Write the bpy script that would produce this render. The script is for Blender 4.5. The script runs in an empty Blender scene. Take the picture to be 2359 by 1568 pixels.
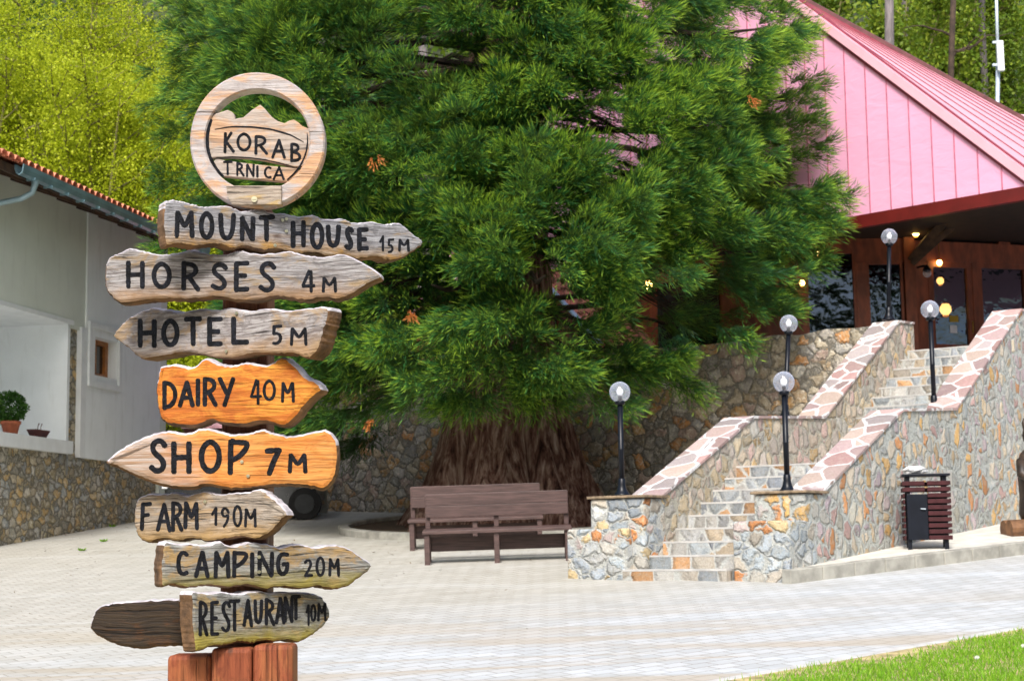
import bpy, bmesh, math, random
import numpy as np
from mathutils import Vector, Matrix

random.seed(7); rng = np.random.default_rng(7)
SC = bpy.context.scene
COL = SC.collection

# ------------------------------------------------------------------ camera, world, sun, exposure
F = 3900.0; CX, CY = 1179.5, 784.0
PITCH = math.atan((1270 - 784) / F); ROLL = .0136; EYE = (0.0, 0.0, 2.1)
GA, GB = .0194, .0867

cd = bpy.data.cameras.new("camera"); cam = bpy.data.objects.new("camera", cd); COL.objects.link(cam)
cd.sensor_width = 36; cd.lens = 36 * F / 2359.0; cd.clip_start = .1; cd.clip_end = 600
R = Matrix.Rotation(math.pi / 2 + PITCH, 4, 'X') @ Matrix.Rotation(-ROLL, 4, 'Z')
cam.matrix_world = Matrix.Translation(EYE) @ R
cd.dof.use_dof = True; cd.dof.focus_distance = 5.6; cd.dof.aperture_fstop = 13
SC.camera = cam

SUN_EL, SUN_AZ = math.radians(46), math.radians(188)      # azimuth clockwise from +Y
w = bpy.data.worlds.new("World"); SC.world = w; w.use_nodes = True
nt = w.node_tree; bg = nt.nodes["Background"]
sky = nt.nodes.new("ShaderNodeTexSky"); sky.sky_type = 'NISHITA'; sky.sun_disc = False
sky.sun_elevation = SUN_EL; sky.sun_rotation = SUN_AZ; sky.dust_density = 4.0; sky.air_density = 1.2; sky.ozone_density = 1.0
nt.links.new(sky.outputs[0], bg.inputs[0]); bg.inputs[1].default_value = .125
ld = bpy.data.lights.new("sun", 'SUN'); ld.energy = 2.5; ld.angle = math.radians(11); ld.color = (1, .98, .955)
sun = bpy.data.objects.new("sun", ld); COL.objects.link(sun)
sd = Vector((math.sin(SUN_AZ) * math.cos(SUN_EL), math.cos(SUN_AZ) * math.cos(SUN_EL), math.sin(SUN_EL)))
sun.rotation_euler = sd.to_track_quat('Z', 'Y').to_euler(); sun.location = (10, -20, 40)
SC.view_settings.view_transform = 'Standard'; SC.view_settings.look = 'None'
SC.view_settings.exposure = .76; SC.view_settings.gamma = 1
SC.cycles.max_bounces = 8; SC.cycles.transparent_max_bounces = 16

# ------------------------------------------------------------------ sighting helpers (photo measurements -> metres)
def ray(px, py):
    dx, dy = px - CX, CY - py
    x = dx * math.cos(ROLL) + dy * math.sin(ROLL); y = -dx * math.sin(ROLL) + dy * math.cos(ROLL)
    c, s = math.cos(PITCH), math.sin(PITCH)
    return Vector((x, F * c - y * s, F * s + y * c))
def hit(px, py, p, n):
    d = ray(px, py); n = Vector(n); e = Vector(EYE)
    return e + d * ((Vector(p) - e).dot(n) / d.dot(n))
def ground_z(x, y): return GA * x + GB * y
def G(px, py): return hit(px, py, (0, 0, 0), (-GA, -GB, 1))
def D(px, py, Y): return hit(px, py, (0, Y, 0), (0, 1, 0))
def proj(P):
    c, s = math.cos(PITCH), math.sin(PITCH)
    P = np.asarray(P, float); x, y, z = P[..., 0], P[..., 1], P[..., 2] - EYE[2]
    d = y * c + z * s; v = -y * s + z * c
    X = F * x / d; Y = F * v / d
    return CX + X * math.cos(ROLL) - Y * math.sin(ROLL), CY - (X * math.sin(ROLL) + Y * math.cos(ROLL))

# ------------------------------------------------------------------ mesh builder
class MB:
    def __init__(s): s.v = []; s.f = []; s.m = []; s.mat = 0
    def add(s, vs, fs, m=None):
        o = len(s.v); s.v += [tuple(v) for v in vs]
        for f in fs: s.f.append(tuple(o + i for i in f)); s.m.append(s.mat if m is None else m)
    def box(s, a, b, m=None, fr=None):
        (x0, y0, z0), (x1, y1, z1) = a, b
        vs = [(x0,y0,z0),(x1,y0,z0),(x1,y1,z0),(x0,y1,z0),(x0,y0,z1),(x1,y0,z1),(x1,y1,z1),(x0,y1,z1)]
        if fr: vs = [fr(*v) for v in vs]
        s.add(vs, [(0,3,2,1),(4,5,6,7),(0,1,5,4),(1,2,6,5),(2,3,7,6),(3,0,4,7)], m)
    def prism(s, poly, vec, m=None):
        n = len(poly); p = [Vector(q) for q in poly]; q = [a + Vector(vec) for a in p]
        s.add(p + q, [tuple(range(n))[::-1], tuple(range(n, 2 * n))] + [(i, (i + 1) % n, n + (i + 1) % n, n + i) for i in range(n)], m)
    def quad(s, a, b, c, d, m=None): s.add([a, b, c, d], [(0, 1, 2, 3)], m)
    def tube(s, pts, rad, n=10, m=None, cap=True):
        pts = [Vector(p) for p in pts]; k = len(pts)
        if not hasattr(rad, '__len__'): rad = [rad] * k
        vs = []; up = None
        for i, p in enumerate(pts):
            t = (pts[min(i + 1, k - 1)] - pts[max(i - 1, 0)]).normalized()
            if up is None:
                up = t.orthogonal().normalized()
            up = (up - t * up.dot(t)).normalized(); sd_ = t.cross(up)
            for j in range(n):
                a = 2 * math.pi * j / n
                vs.append(p + (up * math.cos(a) + sd_ * math.sin(a)) * rad[i])
        fs = [(i*n+j, i*n+(j+1) % n, (i+1)*n+(j+1) % n, (i+1)*n+j) for i in range(k-1) for j in range(n)]
        if cap: fs += [tuple(range(n))[::-1], tuple(range((k-1)*n, k*n))]
        s.add(vs, fs, m)
    def lathe(s, prof, c=(0,0,0), n=20, m=None):
        c = Vector(c); vs = []
        for r, z in prof:
            for j in range(n):
                a = 2*math.pi*j/n; vs.append((c.x + r*math.cos(a), c.y + r*math.sin(a), c.z + z))
        k = len(prof)
        fs = [(i*n+j, i*n+(j+1) % n, (i+1)*n+(j+1) % n, (i+1)*n+j) for i in range(k-1) for j in range(n)]
        fs += [tuple(range(n))[::-1], tuple(range((k-1)*n, k*n))]
        s.add(vs, fs, m)
    def build(s, name, mats, parent=None, smooth=False, bevel=0, seg=2):
        me = bpy.data.meshes.new(name)
        if parent is not None:
            inv = world_of(parent).inverted(); vs = [tuple(inv @ Vector(v)) for v in s.v]
        else: vs = s.v
        me.from_pydata(vs, [], s.f)
        if not isinstance(mats, (list, tuple)): mats = [mats]
        for q in mats: me.materials.append(q)
        me.polygons.foreach_set('material_index', s.m)
        if smooth: me.polygons.foreach_set('use_smooth', [True] * len(s.f))
        me.update()
        bm = bmesh.new(); bm.from_mesh(me); bmesh.ops.recalc_face_normals(bm, faces=bm.faces); bm.to_mesh(me); bm.free()
        o = bpy.data.objects.new(name, me); COL.objects.link(o)
        if parent is not None: o.parent = parent; PARENTS.append((o, parent))
        if bevel:
            bv = o.modifiers.new('bevel', 'BEVEL'); bv.width = bevel; bv.segments = seg; bv.limit_method = 'ANGLE'; bv.angle_limit = math.radians(40)
        return o
PARENTS = []
def world_of(o):
    m = o.matrix_basis.copy()
    while o.parent is not None: o = o.parent; m = o.matrix_basis @ m
    return m
def tag(o, label=None, cat=None, group=None, kind=None):
    if label: o['label'] = label
    if cat: o['category'] = cat
    if group: o['group'] = group
    if kind: o['kind'] = kind
    return o
def thing(name, label, cat, loc=(0,0,0), group=None):
    o = bpy.data.objects.new(name, None); COL.objects.link(o); o.location = loc; o.empty_display_size = .2
    o.matrix_basis = Matrix.Translation(loc)
    return tag(o, label, cat, group)
def structure(o): o['kind'] = 'structure'; return o
def copy_tree(o, parent=None):
    c = o.copy(); COL.objects.link(c)
    if parent is not None: c.parent = parent; PARENTS.append((c, parent))
    for ch in [a for a, p in list(PARENTS) if p == o]: copy_tree(ch, c)
    return c

# ------------------------------------------------------------------ materials
def mat(name):
    m = bpy.data.materials.new(name); m.use_nodes = True
    return m, m.node_tree, m.node_tree.nodes["Principled BSDF"]
class NT:
    def __init__(s, nt): s.nt = nt
    def n(s, t, **k):
        a = s.nt.nodes.new('ShaderNode' + t)
        for q, v in k.items(): setattr(a, q, v)
        return a
    def l(s, a, b): s.nt.links.new(a, b)
    def put(s, sock, v):
        if hasattr(v, 'is_linked') or isinstance(v, bpy.types.NodeSocket): s.l(v, sock)
        else:
            if isinstance(v, (tuple, list)) and len(v) == 3 and sock.type == 'RGBA': v = (*v, 1)
            sock.default_value = v
    def coord(s, out='Object', scale=(1,1,1), rot=(0,0,0), loc=(0,0,0)):
        tc = s.n('TexCoord'); mp = s.n('Mapping'); s.l(tc.outputs[out], mp.inputs[0])
        mp.inputs['Scale'].default_value = scale; mp.inputs['Rotation'].default_value = rot; mp.inputs['Location'].default_value = loc
        return mp.outputs[0]
    def noise(s, vec, scale, detail=4, rough=.55, dist=0):
        a = s.n('TexNoise'); s.put(a.inputs['Vector'], vec); a.inputs['Scale'].default_value = scale
        a.inputs['Detail'].default_value = detail; a.inputs['Roughness'].default_value = rough; a.inputs['Distortion'].default_value = dist
        return a.outputs[0]
    def math(s, op, a, b=0, c=None, clamp=False):
        m = s.n('Math', operation=op); m.use_clamp = clamp; s.put(m.inputs[0], a); s.put(m.inputs[1], b)
        if c is not None: s.put(m.inputs[2], c)
        return m.outputs[0]
    def step(s, x, a, b):
        m = s.n('MapRange'); m.interpolation_type = 'SMOOTHSTEP'; s.put(m.inputs[0], x); m.inputs[1].default_value = a; m.inputs[2].default_value = b
        return m.outputs[0]
    def mix(s, f, a, b, mode='MIX'):
        m = s.n('Mix', data_type='RGBA', blend_type=mode); s.put(m.inputs[0], f); s.put(m.inputs[6], a); s.put(m.inputs[7], b)
        return m.outputs[2]
    def ramp(s, f, stops, interp='LINEAR'):
        r = s.n('ValToRGB'); r.color_ramp.interpolation = interp; e = r.color_ramp.elements
        while len(e) < len(stops): e.new(.5)
        for q, (p, c) in zip(e, stops): q.position = p; q.color = (*c, 1)
        s.put(r.inputs[0], f); return r.outputs[0]
    def bump(s, h, strength=.5, dist=.02, nrm=None):
        b = s.n('Bump'); b.inputs['Strength'].default_value = strength; b.inputs['Distance'].default_value = dist
        s.put(b.inputs['Height'], h)
        if nrm is not None: s.l(nrm, b.inputs['Normal'])
        return b.outputs[0]

def simple(name, col, rough=.6, metal=0, var=.25, scale=8, spec=.5, bump=0, bscale=60, stretch=(1,1,1)):
    m, nt, b = mat(name); k = NT(nt); c = k.coord(scale=stretch)
    n1 = k.noise(c, scale, 5); f = k.step(n1, .3, .7)
    dark = tuple(v * (1 - var) for v in col); lite = tuple(min(1, v * (1 + var)) for v in col)
    k.l(k.mix(f, dark, lite), b.inputs['Base Color'])
    b.inputs['Roughness'].default_value = rough; b.inputs['Metallic'].default_value = metal; b.inputs['Specular IOR Level'].default_value = spec
    if bump: k.l(k.bump(k.noise(c, bscale, 4), bump, .01), b.inputs['Normal'])
    return m

def plaster(name, col):
    m, nt, b = mat(name); k = NT(nt); c = k.coord(); d = k.coord(scale=(1.5,1.5,.25))
    a = k.noise(c, 1.4, 5, .6); st = k.noise(d, 4, 5, .65, .3)
    base = k.mix(k.step(a, .3, .7), tuple(q * .93 for q in col), col)
    base = k.mix(k.math('MULTIPLY', k.step(st, .52, .72), .16), base, (.36,.36,.31))
    k.l(base, b.inputs['Base Color']); b.inputs['Roughness'].default_value = .9; b.inputs['Specular IOR Level'].default_value = .15
    k.l(k.bump(k.noise(c, 70, 4, .7), .35, .008), b.inputs['Normal']); return m
def rubble(name, palette, mortar, size=.26, bump=.9, mw=.05, zs=1.25, rnd=.9, warp=.22, val=1.0, wash=.75):
    m, nt, b = mat(name); k = NT(nt)
    c = k.coord(); S = 1 / size
    wn = k.n('TexNoise'); k.l(c, wn.inputs['Vector']); wn.inputs['Scale'].default_value = 4.5; wn.inputs['Detail'].default_value = 5; wn.inputs['Roughness'].default_value = .6
    sub = k.n('VectorMath', operation='SUBTRACT'); k.l(wn.outputs[1], sub.inputs[0]); sub.inputs[1].default_value = (.5,.5,.5)
    sc = k.n('VectorMath', operation='SCALE'); k.l(sub.outputs[0], sc.inputs[0]); sc.inputs['Scale'].default_value = warp
    ad = k.n('VectorMath', operation='ADD'); k.l(c, ad.inputs[0]); k.l(sc.outputs[0], ad.inputs[1])
    mp = k.n('Mapping'); k.l(ad.outputs[0], mp.inputs[0]); mp.inputs['Scale'].default_value = (S, S, S * zs)
    v1 = k.n('TexVoronoi', feature='F1'); v2 = k.n('TexVoronoi', feature='DISTANCE_TO_EDGE')
    for v in (v1, v2):
        k.l(mp.outputs[0], v.inputs['Vector']); v.inputs['Scale'].default_value = 1; v.inputs['Randomness'].default_value = rnd
    sep = k.n('SeparateColor'); k.l(v1.outputs['Color'], sep.inputs[0])
    n = len(palette)
    base = k.ramp(sep.outputs[0], [(i / n, tuple(q * val for q in p)) for i, p in enumerate(palette)], 'CONSTANT')
    nz = k.noise(c, 9, 6, .65); nf = k.noise(c, 45, 5, .7)
    nm = k.noise(c, 16, 6, .7, .5)
    base = k.mix(k.math('MULTIPLY', k.step(nm, .42, .66), wash), base, k.mix(k.step(nz, .4, .6), (.46*val,.43*val,.37*val), (.30*val,.26*val,.18*val)))
    shade = k.math('MULTIPLY_ADD', nf, 1.0, .5)
    br = k.math('MULTIPLY', shade, k.math('MULTIPLY_ADD', sep.outputs[1], .5, .75))
    mul = k.n('VectorMath', operation='SCALE'); k.l(base, mul.inputs[0]); k.l(br, mul.inputs['Scale'])
    edge = k.math('ADD', k.math('MULTIPLY_ADD', nz, .16, -.08), k.math('MULTIPLY_ADD', nf, .05, v2.outputs['Distance']))
    em = k.step(edge, mw * .55 + .01, mw * 1.3 + .03)
    mcol = k.mix(k.step(nf, .3, .7), tuple(q * .72 for q in mortar), mortar)
    k.l(k.mix(em, mcol, mul.outputs[0]), b.inputs['Base Color'])
    h = k.math('ADD', k.math('MULTIPLY', k.step(edge, .02, .25), .8), k.math('MULTIPLY', nf, .35))
    h = k.math('ADD', h, k.math('MULTIPLY', nz, .5))
    k.l(k.bump(h, bump, .05), b.inputs['Normal'])
    b.inputs['Roughness'].default_value = .85; b.inputs['Specular IOR Level'].default_value = .3
    return m

def board_mat(name, light, dark, patch, pamt, stain=None, seed=0, grain=1.0, crack=.85):
    """carved wood: fine grain along the board, warmer patches where the grey has worn off, cracks, moss stain"""
    m, nt, b = mat(name); k = NT(nt)
    c = k.coord(loc=(seed * 3.7, seed * 1.3, seed * 2.1))
    wv = k.n('TexNoise'); k.l(c, wv.inputs['Vector']); wv.inputs['Scale'].default_value = 5; wv.inputs['Detail'].default_value = 2
    wob = k.n('VectorMath', operation='MULTIPLY_ADD'); k.l(wv.outputs[1], wob.inputs[0]); wob.inputs[1].default_value = (.0, .0, .03); k.l(c, wob.inputs[2])
    mp = k.n('Mapping'); k.l(wob.outputs[0], mp.inputs[0]); mp.inputs['Scale'].default_value = (2.0, 3, 40)
    g1 = k.noise(mp.outputs[0], 5 * grain, 7, .72, .3)
    mp2 = k.n('Mapping'); k.l(wob.outputs[0], mp2.inputs[0]); mp2.inputs['Scale'].default_value = (1.3, 3, 46)
    g2 = k.noise(mp2.outputs[0], 4 * grain, 3, .6, .2)
    mp3 = k.n('Mapping'); k.l(c, mp3.inputs[0]); mp3.inputs['Scale'].default_value = (1.0, 2, 2.4)
    p1 = k.noise(mp3.outputs[0], 7, 6, .66, .6)
    p2 = k.noise(mp3.outputs[0], 16, 5, .7, .8)
    base = k.mix(k.step(g1, .34, .66), dark, light)
    base = k.mix(k.math('MULTIPLY', k.step(p2, .48, .64), .62), base, tuple(q * .8 for q in dark))
    base = k.mix(k.math('MULTIPLY', k.step(p1, .60 - pamt, .72 - pamt * .7), .85), base, k.mix(k.step(g1, .3, .65), tuple(q*.55 for q in patch), patch))
    base = k.mix(k.math('MULTIPLY', k.step(g2, .61, .645), crack), base, tuple(q * .18 for q in dark))
    if stain:
        z0, z1, sc = stain
        gz = k.n('SeparateXYZ'); tc = k.n('TexCoord'); k.l(tc.outputs['Object'], gz.inputs[0])
        zz = k.math('ADD', gz.outputs[2], k.math('MULTIPLY_ADD', p1, .14, -.07))
        st = k.n('MapRange'); st.interpolation_type = 'SMOOTHSTEP'; k.l(zz, st.inputs[0]); st.inputs[1].default_value = z1; st.inputs[2].default_value = z0
        base = k.mix(k.math('MULTIPLY', st.outputs[0], .95), base, k.mix(k.step(g1, .3, .7), tuple(q*.55 for q in sc), sc))
    # knots
    vk = k.n('TexVoronoi', feature='F1'); k.l(mp3.outputs[0], vk.inputs['Vector']); vk.inputs['Scale'].default_value = 3.3
    base = k.mix(k.math('MULTIPLY', k.math('SUBTRACT', 1, k.step(vk.outputs['Distance'], .03, .09)), .75), base, (.06,.03,.02))
    k.l(base, b.inputs['Base Color'])
    h = k.math('ADD', g1, k.math('MULTIPLY', k.math('SUBTRACT', 1, k.step(g2, .605, .65)), 1.5))
    k.l(k.bump(h, .8, .008), b.inputs['Normal'])
    b.inputs['Roughness'].default_value = .62; b.inputs['Specular IOR Level'].default_value = .35
    return m

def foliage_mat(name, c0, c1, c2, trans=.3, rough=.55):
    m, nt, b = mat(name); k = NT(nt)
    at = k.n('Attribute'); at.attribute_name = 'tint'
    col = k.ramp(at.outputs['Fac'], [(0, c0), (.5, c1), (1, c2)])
    k.l(col, b.inputs['Base Color']); b.inputs['Roughness'].default_value = rough; b.inputs['Specular IOR Level'].default_value = .25
    tr = k.n('BsdfTranslucent'); k.l(k.mix(.5, col, (c2[0], c2[1], c2[2])), tr.inputs[0])
    mx = k.n('MixShader'); mx.inputs[0].default_value = trans
    k.l(b.outputs[0], mx.inputs[1]); k.l(tr.outputs[0], mx.inputs[2])
    k.l(mx.outputs[0], nt.nodes['Material Output'].inputs[0])
    return m

def glass_mat(name, tint, refl=.25, rough=.02, ripple=.0, ripscale=3, gcol=(.9,.94,1)):
    m, nt, b = mat(name); k = NT(nt)
    t = k.n('BsdfTransparent'); t.inputs[0].default_value = (*tint, 1)
    g = k.n('BsdfGlossy'); g.inputs['Roughness'].default_value = rough; g.inputs['Color'].default_value = (*gcol,1)
    lw = k.n('LayerWeight'); lw.inputs[0].default_value = .35
    if ripple:
        nb = k.bump(k.noise(k.coord(), ripscale, 3), ripple, .05); k.l(nb, g.inputs['Normal'])
    f = k.math('ADD', k.math('MULTIPLY', lw.outputs['Facing'], .55), refl, clamp=True)
    mx = k.n('MixShader'); k.l(f, mx.inputs[0]); k.l(t.outputs[0], mx.inputs[1]); k.l(g.outputs[0], mx.inputs[2])
    k.l(mx.outputs[0], nt.nodes['Material Output'].inputs[0]); nt.nodes.remove(b)
    return m
def emit_mat(name, col, s):
    m, nt, b = mat(name); b.inputs['Base Color'].default_value = (*col, 1)
    b.inputs['Emission Color'].default_value = (*col, 1); b.inputs['Emission Strength'].default_value = s
    return m

UA = math.atan2(.58, .815)
def paver_mat():
    m, nt, b = mat('interlocking_pavers'); k = NT(nt)
    c = k.coord(rot=(0, 0, -UA))
    wn = k.n('TexNoise'); k.l(c, wn.inputs['Vector']); wn.inputs['Scale'].default_value = 6; wn.inputs['Detail'].default_value = 2
    sb = k.n('VectorMath', operation='MULTIPLY_ADD'); k.l(wn.outputs[1], sb.inputs[0]); sb.inputs[1].default_value = (.02,.02,0); k.l(c, sb.inputs[2])
    br = k.n('TexBrick'); k.l(sb.outputs[0], br.inputs['Vector'])
    br.inputs['Scale'].default_value = 1; br.inputs['Brick Width'].default_value = .24; br.inputs['Row Height'].default_value = .16
    br.inputs['Mortar Size'].default_value = .008; br.inputs['Mortar Smooth'].default_value = .3; br.inputs['Bias'].default_value = 0
    br.inputs['Color1'].default_value = (.395,.41,.415,1); br.inputs['Color2'].default_value = (.48,.492,.498,1); br.inputs['Mortar'].default_value = (.34,.33,.31,1)
    sep = k.n('SeparateXYZ'); k.l(c, sep.inputs[0])
    mp = k.n('Mapping'); k.l(k.coord(), mp.inputs[0]); mp.inputs['Scale'].default_value = (.10, .75, 1); mp.inputs['Rotation'].default_value = (0, 0, -.12)
    st = k.noise(mp.outputs[0], 1.6, 5, .6, .5)                         # tyre-worn bands along the road
    w0 = k.n('SeparateXYZ'); k.l(k.coord(), w0.inputs[0]); wxyz_y = w0.outputs[1]
    big = k.noise(c, .35, 4, .6); fine = k.noise(c, 22, 4, .7)
    wxyz = k.n('SeparateXYZ'); k.l(k.coord(), wxyz.inputs[0])
    yy = k.math('ADD', wxyz.outputs[1], k.math('MULTIPLY', wxyz.outputs[0], -.75))
    pol = k.step(k.math('ADD', yy, k.math('MULTIPLY', big, 5)), 17.2, 22.5)   # pollen and needle litter under the trees
    near = k.step(wxyz_y, 19, 14)
    col = k.mix(k.math('MULTIPLY', k.math('MULTIPLY', k.step(st, .48, .60), .75), near), br.outputs['Color'], (.40,.345,.27), 'MIX')
    col = k.mix(k.math('MULTIPLY', k.step(st, .48, .33), .40), col, (.56,.60,.64))
    col = k.mix(k.math('MULTIPLY', pol, .34), col, k.mix(.5, col, (.50,.41,.24), 'MULTIPLY'))
    col = k.mix(k.math('MULTIPLY', pol, .24), col, (.46,.38,.22))
    col = k.mix(br.outputs['Fac'], col, k.mix(.35, col, (.20,.19,.15)))
    col = k.mix(k.math('MULTIPLY', k.step(fine, .56, .75), .35), col, (.33,.30,.24))
    lit = k.noise(c, 9, 5, .75)
    col = k.mix(k.math('MULTIPLY', k.step(lit, .66, .70), .6), col, (.20,.15,.07))
    dirt = k.noise(c, 1.1, 6, .7, .6)
    col = k.mix(k.math('MULTIPLY', k.step(dirt, .50, .70), .38), col, (.30,.28,.23))
    k.l(col, b.inputs['Base Color']); b.inputs['Roughness'].default_value = .8; b.inputs['Specular IOR Level'].default_value = .25
    h = k.math('ADD', k.math('MULTIPLY', br.outputs['Fac'], -1.0), k.math('MULTIPLY', fine, .3))
    k.l(k.bump(h, .6, .008), b.inputs['Normal'])
    return m

PAL_WALL = [(.30,.31,.30),(.44,.34,.22),(.36,.35,.32),(.40,.26,.24),(.46,.28,.10),(.33,.27,.30),(.28,.30,.30),(.50,.42,.31),(.38,.34,.33),(.44,.20,.08),(.44,.38,.30),(.34,.33,.28),(.43,.30,.17),(.37,.30,.32)]
PAL_PIER = [(.36,.41,.44),(.46,.47,.46),(.30,.34,.38),(.42,.38,.32),(.52,.22,.08),(.38,.43,.46),(.50,.48,.43),(.44,.36,.34),(.33,.37,.40),(.52,.40,.22),(.40,.42,.42)]
PAL_HOUSE = [(.24,.20,.12),(.30,.22,.11),(.20,.19,.16),(.26,.25,.23),(.19,.16,.10),(.33,.22,.09),(.23,.21,.17),(.28,.24,.17),(.21,.22,.22)]
PAL_RET = [(.22,.18,.13),(.26,.19,.12),(.19,.18,.16),(.25,.18,.15),(.32,.19,.08),(.21,.20,.19),(.27,.23,.17),(.18,.16,.14),(.24,.22,.20),(.36,.17,.06)]
M = {}
M['wall_stone'] = rubble('rubble_stone_wall', PAL_WALL, (.55,.57,.53), .175, 1.0, .12, .80, 1.0, .26, 1.3, .55)
M['pier_stone'] = rubble('grey_pier_stone', PAL_PIER, (.54,.55,.51), .21, 1.0, .07, 1.35, 1.0, .22, 1.12, .45)
PAL_STEP = [(.36,.40,.43),(.43,.44,.44),(.30,.33,.37),(.42,.38,.32),(.48,.27,.13),(.36,.40,.42),(.46,.45,.42),(.33,.36,.38),(.44,.36,.26)]
M['step_stone'] = rubble('riser_stone', PAL_STEP, (.52,.53,.50), .24, .8, .05, .55, .85, .10, .88, .4)
M['inner_stone'] = rubble('inner_parapet_stone', [(.42,.34,.27),(.44,.36,.24),(.38,.32,.27),(.46,.32,.16),(.40,.35,.31),(.44,.31,.28),(.37,.36,.33),(.5,.42,.32)], (.50,.48,.40), .19, 1.0, .07, .85, 1.0, .24, 1.25)
M['house_stone'] = rubble('ochre_base_stone', PAL_HOUSE, (.23,.21,.16), .20, 1.0, .06, 1.4, 1.0, .26, 1.7)
M['ret_stone'] = rubble('terrace_wall_stone', PAL_RET, (.24,.22,.18), .25, 1.0, .05, 1.25, 1.0, .28, 1.7)
M['coping'] = rubble('crazy_paving_coping', [(.32,.22,.21),(.36,.27,.25),(.28,.20,.20),(.37,.29,.25),(.30,.26,.26),(.34,.21,.20),(.33,.24,.24)], (.74,.74,.73), .36, .25, .05, 1, .72, .05, 1.05, .3)
M['paver'] = paver_mat()
M['kerb'] = simple('kerb_concrete', (.31,.30,.26), .85, var=.25, scale=5, bump=.4)
M['walk'] = simple('pavement_concrete', (.55,.53,.47), .85, var=.15, scale=4, bump=.3)
M['lip'] = simple('coping_edge_stone', (.22,.16,.10), .8, var=.4, scale=12)
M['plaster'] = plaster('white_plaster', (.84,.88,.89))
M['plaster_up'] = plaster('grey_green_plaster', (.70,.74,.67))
M['trim'] = simple('white_trim', (.74,.77,.78), .7, var=.05, scale=4)
M['gutter'] = simple('blue_grey_gutter', (.17,.28,.32), .4, metal=.3, var=.2, scale=3)
M['pipe'] = simple('zinc_downpipe', (.30,.42,.46), .4, metal=.3, var=.15, scale=5)
M['tile'] = simple('clay_roof_tile', (.66,.23,.13), .75, var=.35, scale=7)
M['tile_old'] = simple('old_clay_tile', (.34,.13,.10), .8, var=.4, scale=6)
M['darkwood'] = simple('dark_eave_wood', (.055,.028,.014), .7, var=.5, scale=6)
M['windowwood'] = simple('varnished_window_wood', (.36,.13,.03), .45, var=.3, scale=10)
M['darkglass'] = simple('dark_window_glass', (.02,.02,.02), .08, var=.1, spec=.8)
M['terracotta'] = simple('terracotta_pot', (.36,.10,.045), .7, var=.2, scale=12)
M['brownpot'] = simple('dark_brown_bowl', (.09,.022,.02), .45, var=.2)
M['bench'] = simple('stained_bench_wood', (.080,.047,.042), .55, var=.32, scale=3, stretch=(1.2,6,16), bump=.3, bscale=8)
M['blackmetal'] = simple('black_painted_iron', (.004,.006,.011), .35, var=.3, scale=10, spec=.25)
def globe_mat():
    m, nt, b = mat('clear_globe'); k = NT(nt); nt.nodes.remove(b)
    t = k.n('BsdfTransparent'); g = k.n('BsdfGlossy'); g.inputs['Roughness'].default_value = .04; d = k.n('BsdfDiffuse'); d.inputs[0].default_value = (.72,.78,.95,1)
    lw = k.n('LayerWeight'); lw.inputs[0].default_value = .4
    m1 = k.n('MixShader'); k.l(k.math('MULTIPLY_ADD', lw.outputs['Facing'], 0.40, .08), m1.inputs[0]); k.l(t.outputs[0], m1.inputs[1]); k.l(g.outputs[0], m1.inputs[2])
    m2 = k.n('MixShader'); k.l(k.math('MULTIPLY_ADD', k.math('POWER', lw.outputs['Facing'], 2), .5, .12), m2.inputs[0]); k.l(m1.outputs[0], m2.inputs[1]); k.l(d.outputs[0], m2.inputs[2])  # pale blue diffuse, strongest at the rim, stands for sky reflection
    k.l(m2.outputs[0], nt.nodes['Material Output'].inputs[0]); return m
M['globe'] = globe_mat()
M['bulb'] = emit_mat('white_opal_bulb', (.9,.92,.95), .12)
M['pink'] = None
M['redtrim'] = simple('dark_red_metal', (.11,.007,.006), .45, var=.15, scale=4)
M['redwood'] = simple('red_brown_timber', (.17,.040,.014), .55, var=.35, scale=3, stretch=(3,3,1))
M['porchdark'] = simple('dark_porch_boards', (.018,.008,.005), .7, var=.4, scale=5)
M['pane'] = glass_mat('window_pane', (.34,.32,.32), .06, .0, .5, 2.2, (.55,.72,1.0))
M['lantern'] = emit_mat('lit_lantern_glass', (1, .62, .18), 12)
M['amber'] = emit_mat('amber_lantern_glow', (1, .40, .05), 2.2)
M['brass'] = simple('brass_frame', (.30,.16,.03), .35, metal=.8, var=.2)
M['paperyellow'] = simple('yellow_notice', (.35,.24,.02), .7, var=.05)
M['paper'] = simple('white_notice', (.6,.62,.7), .7, var=.05)
M['steel'] = simple('galvanised_mast', (.52,.60,.66), .4, metal=.4, var=.1)
M['white'] = simple('white_plastic', (.82,.84,.84), .45, var=.06)
M['binslat'] = simple('dark_red_bin_slat', (.050,.013,.015), .6, var=.25, scale=12, spec=.2)
M['binblack'] = simple('black_bin_sheet', (.007,.009,.015), .4, var=.2, spec=.2)
M['carved'] = simple('dark_carved_wood', (.035,.022,.014), .5, var=.6, scale=7, bump=.6, bscale=14)
M['log'] = simple('brown_log', (.16,.075,.03), .7, var=.45, scale=6, bump=.5, bscale=20)
M['car'] = simple('dark_grey_car_paint', (.016,.018,.02), .25, var=.1, spec=.7)
M['tyre'] = simple('black_tyre', (.012,.012,.013), .8, var=.2)
M['rim'] = simple('grey_wheel_rim', (.04,.042,.045), .4, metal=.6, var=.1)
M['carglass'] = simple('pale_car_glass', (.05,.07,.09), .05, var=.05, spec=1)
M['teal'] = simple('teal_lens', (.05,.45,.42), .2, var=.05)
M['soil'] = simple('needle_litter_soil', (.075,.045,.022), .95, var=.5, scale=14, bump=.7, bscale=40)
M['hill'] = simple('wooded_hill_floor', (.035,.045,.015), .95, var=.5, scale=.5, bump=.5, bscale=2)
M['terrace'] = simple('terrace_paving', (.28,.26,.23), .85, var=.15)
M['turf'] = simple('turf_soil', (.36,.29,.14), .95, var=.4, scale=9)
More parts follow.
